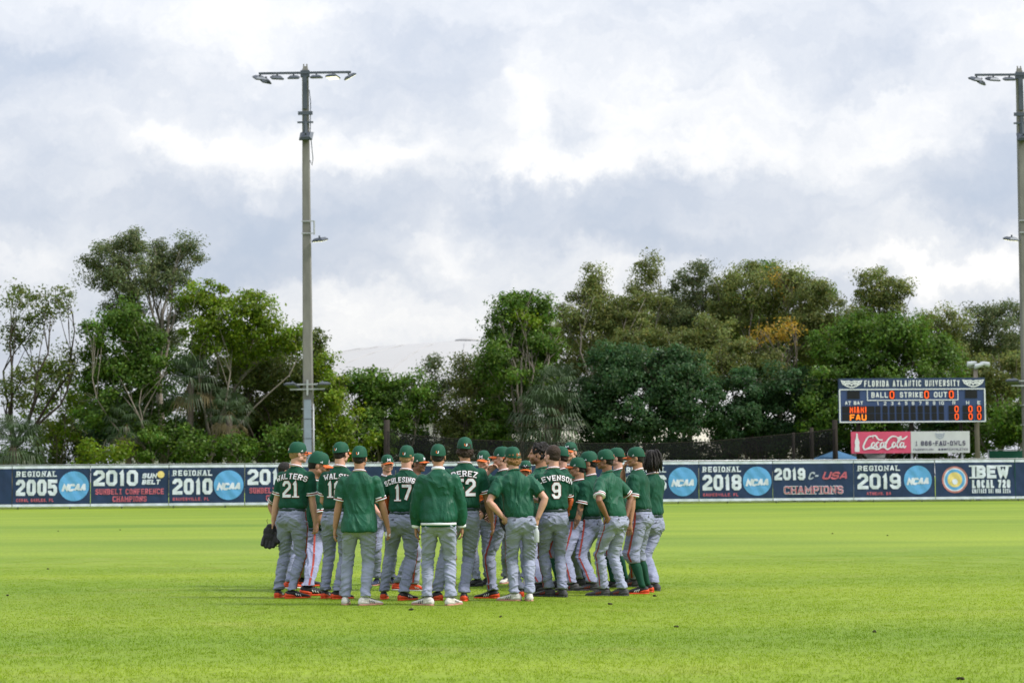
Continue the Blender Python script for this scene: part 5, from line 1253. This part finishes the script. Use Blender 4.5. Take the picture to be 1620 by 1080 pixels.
    ti *= (1 - .8 * eye)[:, None]; ti *= (1 - .65 * brow)[:, None]; ti *= 1 - lip[:, None] * np.array((.12, .4, .35))
    jaw = 1 / (1 + np.exp((H[:, 2] - 1.662) / .006)) * (H[:, 2] > 1.59) / (1 + np.exp(-(H[:, 1] - .012) / .006))
    jaw = np.maximum(jaw, np.exp(-((H[:, 0] / .03) ** 2 + ((H[:, 2] - 1.661) / .006) ** 2)) * (H[:, 1] > .08)) * (1 - lip)
    ti *= 1 - (beard if beard else .10) * jaw[:, None] * np.array((.85, .92, .95))
    tint[o1:o2, :3] = ti
    if tattoo:                                                # dark ink patches on the near forearm
        sd, S, E, W, pn, curl = arms[0]
        V_ = allv[:o1]; ax = np.array((W - E).normalized()); tpar = ((V_ - np.array(E)) @ ax) / (W - E).length; dist = np.linalg.norm(V_ - np.array(E) - np.outer((V_ - np.array(E)) @ ax, ax), axis=1)
        ink = (vnoise(V_ * 34) > .5) & (tpar > -.35) & (tpar < .98) & (dist < .06)
        tint[:o1][ink, :3] *= (.35, .42, .5)
    ca = bme.attributes.new('tint', 'FLOAT_COLOR', 'POINT'); ca.data.foreach_set('color', tint.ravel())
    body = link('body', bme, M['skin_' + skin], root)
    # ---- hair and cap
    if hair:
        hm_ = MB()
        if hair == 'dreads':
            hm_.ell((0, -.012, 1.745), (.086, .100, .098), 18, 12)
            rs = random.Random(4)
            for i in range(60):
                a = rs.uniform(.0, 2 * math.pi); 
                if math.sin(a) > .55: continue
                x0, y0 = .082 * math.cos(a), -.012 + .096 * math.sin(a); z0 = 1.77 + rs.uniform(-.03, .05); ln = rs.uniform(.12, .20)
                hm_.tube([(x0 * .8, y0 * .8, z0 + .03), (x0 * 1.12, y0 * 1.12, z0 - .02), (x0 * 1.25 + rs.uniform(-.01, .01), y0 * 1.22, z0 - ln * .55), (x0 * 1.2 + rs.uniform(-.015, .015), y0 * 1.2 + rs.uniform(-.01, .01), z0 - ln)], [.012, .013, .011, .007], 6)
            hme = hm_.mesh('hair')
        else:
            if cap: hm_.ell((0, -.026, 1.728), (.080, .084, .085 if hair == 'short' else .092), 18, 12)
            else: hm_.ell((0, -.018, 1.748), (.083, .098, .094), 18, 12); hm_.ell((0, -.035, 1.70), (.078, .073, .062), 14, 8)
            if hair == 'long': hm_.ell((0, -.052, 1.668), (.078, .056, .050), 16, 10); [hm_.ell((sx_ * .075, -.03, 1.675), (.022, .04, .036)) for sx_ in (-1, 1)]
            if hair == 'short': hm_.ell((0, -.048, 1.682), (.062, .055, .048), 14, 8)
            v, nn, f = remesh(hm_, .008, 1, .4)
            am = {'short': .004, 'long': .022, 'curly': .03}[hair]
            fq = 55 if hair != 'short' else 80
            v = v + nn * ((vnoise(v * fq) - .35) * am)[:, None] + nn * ((vnoise(v * 120) - .5) * am * .35)[:, None]
            hme = mesh_from(v, f, 'hair')
        hme.transform(hm); link('hair', hme, M['hair_' + hcol], root)
    if cap:
        cr0 = random.Random(zlib.crc32(label.encode())); cm = hm @ (Matrix.Translation((0, -.006, 1.76)) @ (Matrix.Rotation(math.pi if backcap else 0, 4, 'Z')) @ Matrix.Rotation(R(-4 + cr0.uniform(-5, 4)), 4, 'X') @ Matrix.Rotation(R(cr0.uniform(-4, 4)), 4, 'Y') @ Matrix.Diagonal((cr0.uniform(.98, 1.04), cr0.uniform(.98, 1.04), cr0.uniform(.93, 1.03), 1)) @ Matrix.Translation((0, .006, -1.76)))
        c_o = link('cap', me_mat(CAP_ME, M['cap']), None, root, mw=cm)
        link('brim', me_mat(BRIM_ME, M['cap' if grp == 'coach cap' else 'orange']), None, c_o); link('button', me_mat(BUTTON_ME, M['cap']), None, c_o)
        link('front_letter', me_mat(FRONT_ME, M['white']), None, c_o); link('back_emblem', me_mat(BACKU_O, M['orange']), None, c_o); link('back_emblem', me_mat(BACKU_W, M['white']), None, c_o)
        link('side_mark', me_mat(SIDE_L, M['white']), None, c_o); link('side_mark', me_mat(SIDE_R, M['white']), None, c_o)
    if glasses:
        g2 = MB()
        for sx_ in (-1, 1):
            g2.loft([ering((sx_ * .033, y_, 1.708 + (.05 if glasses == 'top' else 0)), .028, .017, 14, Vector((1, 0, 0)), Vector((0, 0, 1)), 2.5) for y_ in (.102 + (.012 if glasses == 'top' else 0), .108 + (.012 if glasses == 'top' else 0))])
            g2.tube([(sx_ * .062, .10, 1.712 + (.05 if glasses == 'top' else 0)), (sx_ * .082, .04, 1.712 + (.05 if glasses == 'top' else 0)), (sx_ * .083, -.01, 1.705 + (.045 if glasses == 'top' else 0))], .004, 5)
        g2.tube([(-.008, .112 + (.012 if glasses == 'top' else 0), 1.714 + (.05 if glasses == 'top' else 0)), (.008, .112 + (.012 if glasses == 'top' else 0), 1.714 + (.05 if glasses == 'top' else 0))], .004, 5)
        gme = g2.mesh('sunglasses'); gme.transform(hm); link('sunglasses', gme, M['s_black'], root)
    # ---- shoes, socks
    up_, heel, strp, sole, lace = SHOES[shoes]
    for sd, F, fy, (hj, kn, an) in ((-1, FL, footL, legs[0]), (1, FR, footR, legs[1])):
        fyaw = R(fy - yaw) if fy is not None else R(-12 * sd)
        mw = Matrix.Translation((F.x, F.y, -.007)) @ Matrix.Rotation(fyaw, 4, 'Z') @ Matrix.Scale(s * 1.02, 4)
        so = link('shoe', me_mat(SHOE_ME, M[up_]), None, root, mw=mw)
        link('sole', me_mat(SOLE_ME, M[sole]), None, so); link('heel_panel', me_mat(HEEL_ME, M[heel]), None, so); [link('side_stripes', me_mat(q_, M[strp]), None, so) for q_ in STRIPES_ME]; link('laces', me_mat(LACE_ME, M[lace]), None, so)
        if socks:
            lp = lambda t: kn.lerp(an, t)
            obj('sock', MB().loft([ering(lp(t) + Vector((0, yo * s, 0)), r * s, r * s * 1.08, 16) for t, r, yo in ((.10, .055, 0), (.25, .060, -.012), (.4, .061, -.016), (.6, .052, -.010), (.8, .041, -.004), (.95, .040, 0), (1.05, .040, 0))]), M['sock'], root)
    return root
def pose_thumb_out(p): return p in ('hips_back',)

# ------------------------------------------------------------------ the huddle
person('baseball player in number 21 jersey holding a black glove', (473, 698), (440, 945), (462, 946), -20, -68, name='WALTERS', num='21', skin='fair', hcol='blond', footL=-5, footR=-65, glasses=True, armL='hang', armR='hang_fwd', key='p21', hipoff=(0.09, 0), build=1.02)
person('short player mostly hidden behind number 21, only elbow and leg showing', (452, 731), (446, 926), (458, 930), -55, -80, skin='tan', cap=False, hcol='black', hair='short', armL='hips', armR='front', shoes='red', vox=.016)
person('player in profile with bowed head standing between numbers 21 and 18', (500, 712), (478, 927), (488, 942), -78, -84, hpitch=-14, skin='tan', hcol='black', armL='front', armR='front', footL=-80, footR=-78, hipoff=(.10, 0))
person('baseball player in number 18 jersey half hidden by a shirt-wearing coach', (541, 698), (514, 946), (534, 947), -14, -30, name='WALSH', num='18', skin='fair', hcol='black', armL='front', armR='front', footL=-10, footR=-50, key='p18', hipoff=(0.07, 0))
person('coach in loose untucked green shirt with white trim and white shoes', (569, 705), (546, 956), (578, 957), 0, -8, top='warmup', tuck=False, skin='tan', hcol='black', shoes='white', pants='grey2', footL=0, footR=-58, armL='hang', armR='hang_out', build=1.06, grp=None, key='c1', hipoff=(0.05, 0))
person('capped player facing out of the circle between the untucked coach and number 17', (614, 718), (619, 924), (596, 925), -170, -162, skin='fair', hcol='brown', armL='front', armR='front', shoes='navy', footL=-150, footR=170, vox=.015, beard=.25)
person('blond baseball player in number 17 jersey with legs apart', (645, 704), (607, 947), (639, 949), -8, -14, name='SCHLESINGER', num='17', skin='fair', hcol='blond', armL='tuck', armR='front', footL=0, footR=-40, key='p17', hipoff=(0.12, 0), build=1.05)
person('player glancing sideways in sunglasses behind number 17, in red shoes', (664, 716), (630, 933), (655, 934), -100, -112, skin='brown', hcol='black', shoes='red', glasses=True, armL='front', armR='front', vox=.015, lean=.02)
person('coach in green bomber jacket with white hem stripe, hands in pockets', (693, 702), (676, 957), (713, 957), 0, -2, top='jacket', skin='tan', hcol='black', hair='short', shoes='white', pants='grey2', footL=52, footR=-30, armL='pocket', armR='pocket', stripe=True, build=1.08)
person('tallest player, number 52 jersey, with long curly dark hair', (736, 691), (692, 949), (734, 950), 4, 8, name='PEREZ', num='52', skin='tan', hcol='brown', hair='long', armL='front', armR='hang_out', footL=30, footR=0, key='p52', hipoff=(0.16, 0), build=1.04)
person('capped player facing outward holding two gloves beside number 52', (766, 712), (772, 924), (754, 927), 165, 158, skin='fair', hcol='brown', armL='front', armR='chest', shoes='black', footL=150, footR=110, vox=.015, beard=.35, key='p10')
person('player in profile covering his mouth with one hand', (793, 706), (779, 946), (822, 943), 48, 80, skin='fair', hcol='black', armL='mouth', armR='front', footL=75, footR=20, key='p11')
person('player in plain green shirt with hands on hips and curly ginger hair', (808, 706), (814, 950), (838, 950), 8, 38, top='warmup', skin='fair', hcol='ginger', hair='long', shoes='white', pants='grey2', armL='hips', armR='hips_back', footL=68, footR=5, lean=.04, build=1.06, key='c3')
person('capped player facing outward, only an orange brim showing behind the bearded man', (836, 728), (832, 926), (800, 922), 178, 178, skin='tan', hcol='black', shoes='white', glasses='top', vox=.016, armL='front', armR='front')
person('bareheaded bearded man with curly black hair in plain green shirt', (852, 700), (856, 936), (862, 925), 55, 82, top='warmup', cap=False, hair='curly', hcol='black', skin='tan', beard=.8, shoes='black', armL='front', armR='front', vox=.015, stripe=True)
person('bareheaded baseball player in number 9 jersey with short brown hair', (874, 704), (868, 943), (890, 944), 17, 46, name='LEVENSON', num='9', cap=False, hair='short', hcol='brown', skin='fair', shoes='dark', armL='tuck', armR='front', footL=60, footR=25, key='p9', hipoff=(-0.02, 0), build=1.04)
person('capped player in profile peering over the shoulder of number 9', (886, 705), (884, 930), (896, 924), 75, 72, socks=True, skin='fair', hcol='brown', shoes='black', armL='front', armR='front', vox=.016)
person('tall player facing the camera with sunglasses on his cap', (903, 698), (912, 916), (894, 917), 165, 150, skin='fair', hcol='brown', glasses='top', shoes='black', armL='front', armR='front', vox=.016)
person('short player with arms folded, orange brim and dark sunglasses in profile', (915, 723), (906, 934), (916, 926), 72, 84, skin='tan', hcol='black', glasses=True, shoes='dark', armL='fold', armR='fold', footL=85, footR=80, vox=.014)
person('bearded player with tattooed arm hanging beside the shirt-wearing player', (931, 713), (938, 934), (930, 925), 66, 84, skin='tan', hcol='black', beard=.85, tattoo=True, shoes='dark', armL='hang_fwd', armR='front', footL=85, footR=70, build=1.04, key='p19')
person('player in plain green shirt with white trim, hand on hip, dark shoes', (957, 710), (955, 942), (984, 942), 52, 78, top='warmup', skin='brown', hcol='black', glasses=True, shoes='dark', pants='grey2', armL='hips', armR='hips', footL=85, footR=70, lean=.03, build=1.03, hipoff=(.03, 0))
person('player in high green socks half hidden behind the hand-on-hip player', (974, 707), (970, 929), (990, 926), 80, 82, skin='fair', hcol='brown', socks=True, shoes='black', armL='front', armR='front', footL=85, vox=.015)
person('player in glasses with one hand to his mouth and high green socks', (1004, 706), (1016, 939), (1024, 936), 68, 86, skin='tan', hcol='black', socks=True, glasses=True, armL='hang', armR='mouth', footL=84, footR=60, build=1.1, hipoff=(-.05, 0))
person('bareheaded player with hanging dreadlocks at the end of the group', (1030, 712), (1004, 928), (1036, 934), 55, 68, cap=False, hair='dreads', hcol='black', skin='dark', shoes='dark', armL='front', armR='front', footL=80, footR=30, num=None, hipoff=(.09, 0))

# ------------------------------------------------------------------ gloves and small things in hands
gl = MB()
for i, (x, ln, an) in enumerate(((-.064, .115, -.10), (-.024, .135, -.03), (.016, .135, .04), (.054, .115, .10))):
    gl.tube([(x * .8, 0, .02), (x * .98 + math.sin(an) * ln * .5, .016, .03 + ln * .55), (x + math.sin(an) * ln, .045, .05 + ln), (x + math.sin(an) * ln * 1.05, .07, .055 + ln)], [.030, .029, .027, .018], 8)
gl.tube([(.080, .01, -.01), (.110, .04, .05), (.112, .075, .10), (.10, .095, .12)], [.036, .033, .029, .02], 8)
gl.ell((0, .0, -.01), (.095, .038, .085), 14, 8); gl.ell((0, .018, .06), (.085, .026, .07), 14, 8); gl.ell((.085, .045, .095), (.04, .016, .062), 10, 6); gl.ell((0, 0, -.085), (.065, .036, .035), 12, 6)
gv_, gn_, gf_ = remesh(gl, .008, 1, .4)
GLOVE_ME = mesh_from(gv_, gf_, 'glove')
LACES = MB()
for x in (-.055, -.015, .025): LACES.tube([(x, -.036, .05), (x + .02, -.042, .075), (x + .035, -.034, .05)], .0035, 5)
for k in range(3): LACES.tube([(.075, .03 + .006 * k, .07 + .035 * k), (.105, .035 + .01 * k, .085 + .035 * k), (.13, .05 + .008 * k, .08 + .03 * k)], .004, 5)
LACES.tube([(-.05, -.02, -.11), (-.07, -.02, -.15), (-.06, -.015, -.17)], .0035, 5)
LACES = LACES.mesh('laces')
bpy.context.view_layer.update()
def glove(key, sd, colour, label, rot=(0, 0, 0), off=(0, 0, 0), scale=1.0, px=None, dd=0.0):
    root, W, d, n_, w_ = HANDS[(key, sd)]
    mw = root.matrix_world
    p = (mw @ W) + Vector(off)
    if px: p = at(px[0], px[1], root.location.y + dd)
    o = link('baseball_glove', me_mat(GLOVE_ME, M['glove_' + colour]), None); o.location = p; o.rotation_euler = [R(a) for a in rot]; o.scale = (scale,) * 3
    tag(o, label, 'glove'); link('laces', me_mat(LACES, M['lace']), None, o)
glove('p21', -1, 'black', 'black leather glove hanging from the hand of number 21', (176, 10, 10), (-.02, -.02, -.05), 1.0)
glove('p17', -1, 'tan', 'orange leather glove tucked under the arm of number 17', (8, 0, 60), scale=.92, px=(614.5, 800), dd=.08)
glove('p10', -1, 'black', 'black glove held low in front of the player beside number 52', (172, 20, 160), scale=1.05, px=(770, 803), dd=-.32)
glove('p10', 1, 'tan', 'brown glove held at the chest of the player beside number 52', (10, 0, 15), scale=.95, px=(761, 782), dd=-.30)
glove('c3', -1, 'black', 'black glove gripped at the hip of the ginger-haired player', (165, -10, 75), scale=.85, px=(795, 824), dd=.05)
glove('p9', 1, 'tan', 'orange glove edge showing past the hip of number 9', (15, 0, -70), scale=.9, px=(895, 804), dd=.12)
root, W, d, n_, w_ = HANDS[('c1', 1)]
bb = MB().ell((0, 0, 0), (.037, .037, .037), 16, 10)
o = obj('baseball', bb, M['white'], loc=(root.matrix_world @ (W + n_ * .03 + d * -.0))); tag(o, 'white baseball held in the hand of the untucked coach', 'ball')
obj('seam', MB().tube([(.0375 * math.cos(a) * .8, .0375 * math.sin(a) * .8, .0225 * math.cos(2 * a)) for a in np.linspace(0, 6.283, 25)], .0022, 4), M['stripe'], o)
M['bottle'] = mat('clear plastic', (.62, .66, .68), .15, .05, 5, transl=.3)
root, W, d, n_, w_ = HANDS[('c3', 1)]
o = empty('water_bottle', root.matrix_world @ (W + Vector((.01, -.07, -.20)))); tag(o, 'clear water bottle in the back pocket of the ginger-haired player', 'bottle')
obj('bottle_body', MB().loft([ering((0, 0, z_), r_, r_, 14, p=2) for z_, r_ in ((0, .028), (.01, .031), (.07, .031), (.12, .031), (.15, .024), (.165, .014), (.18, .013))]), M['bottle'], o)
obj('bottle_cap', MB().loft([ering((0, 0, z_), r_, r_, 12, p=2) for z_, r_ in ((.180, .016), (.198, .016), (.2, .012))]), M['white'], o)
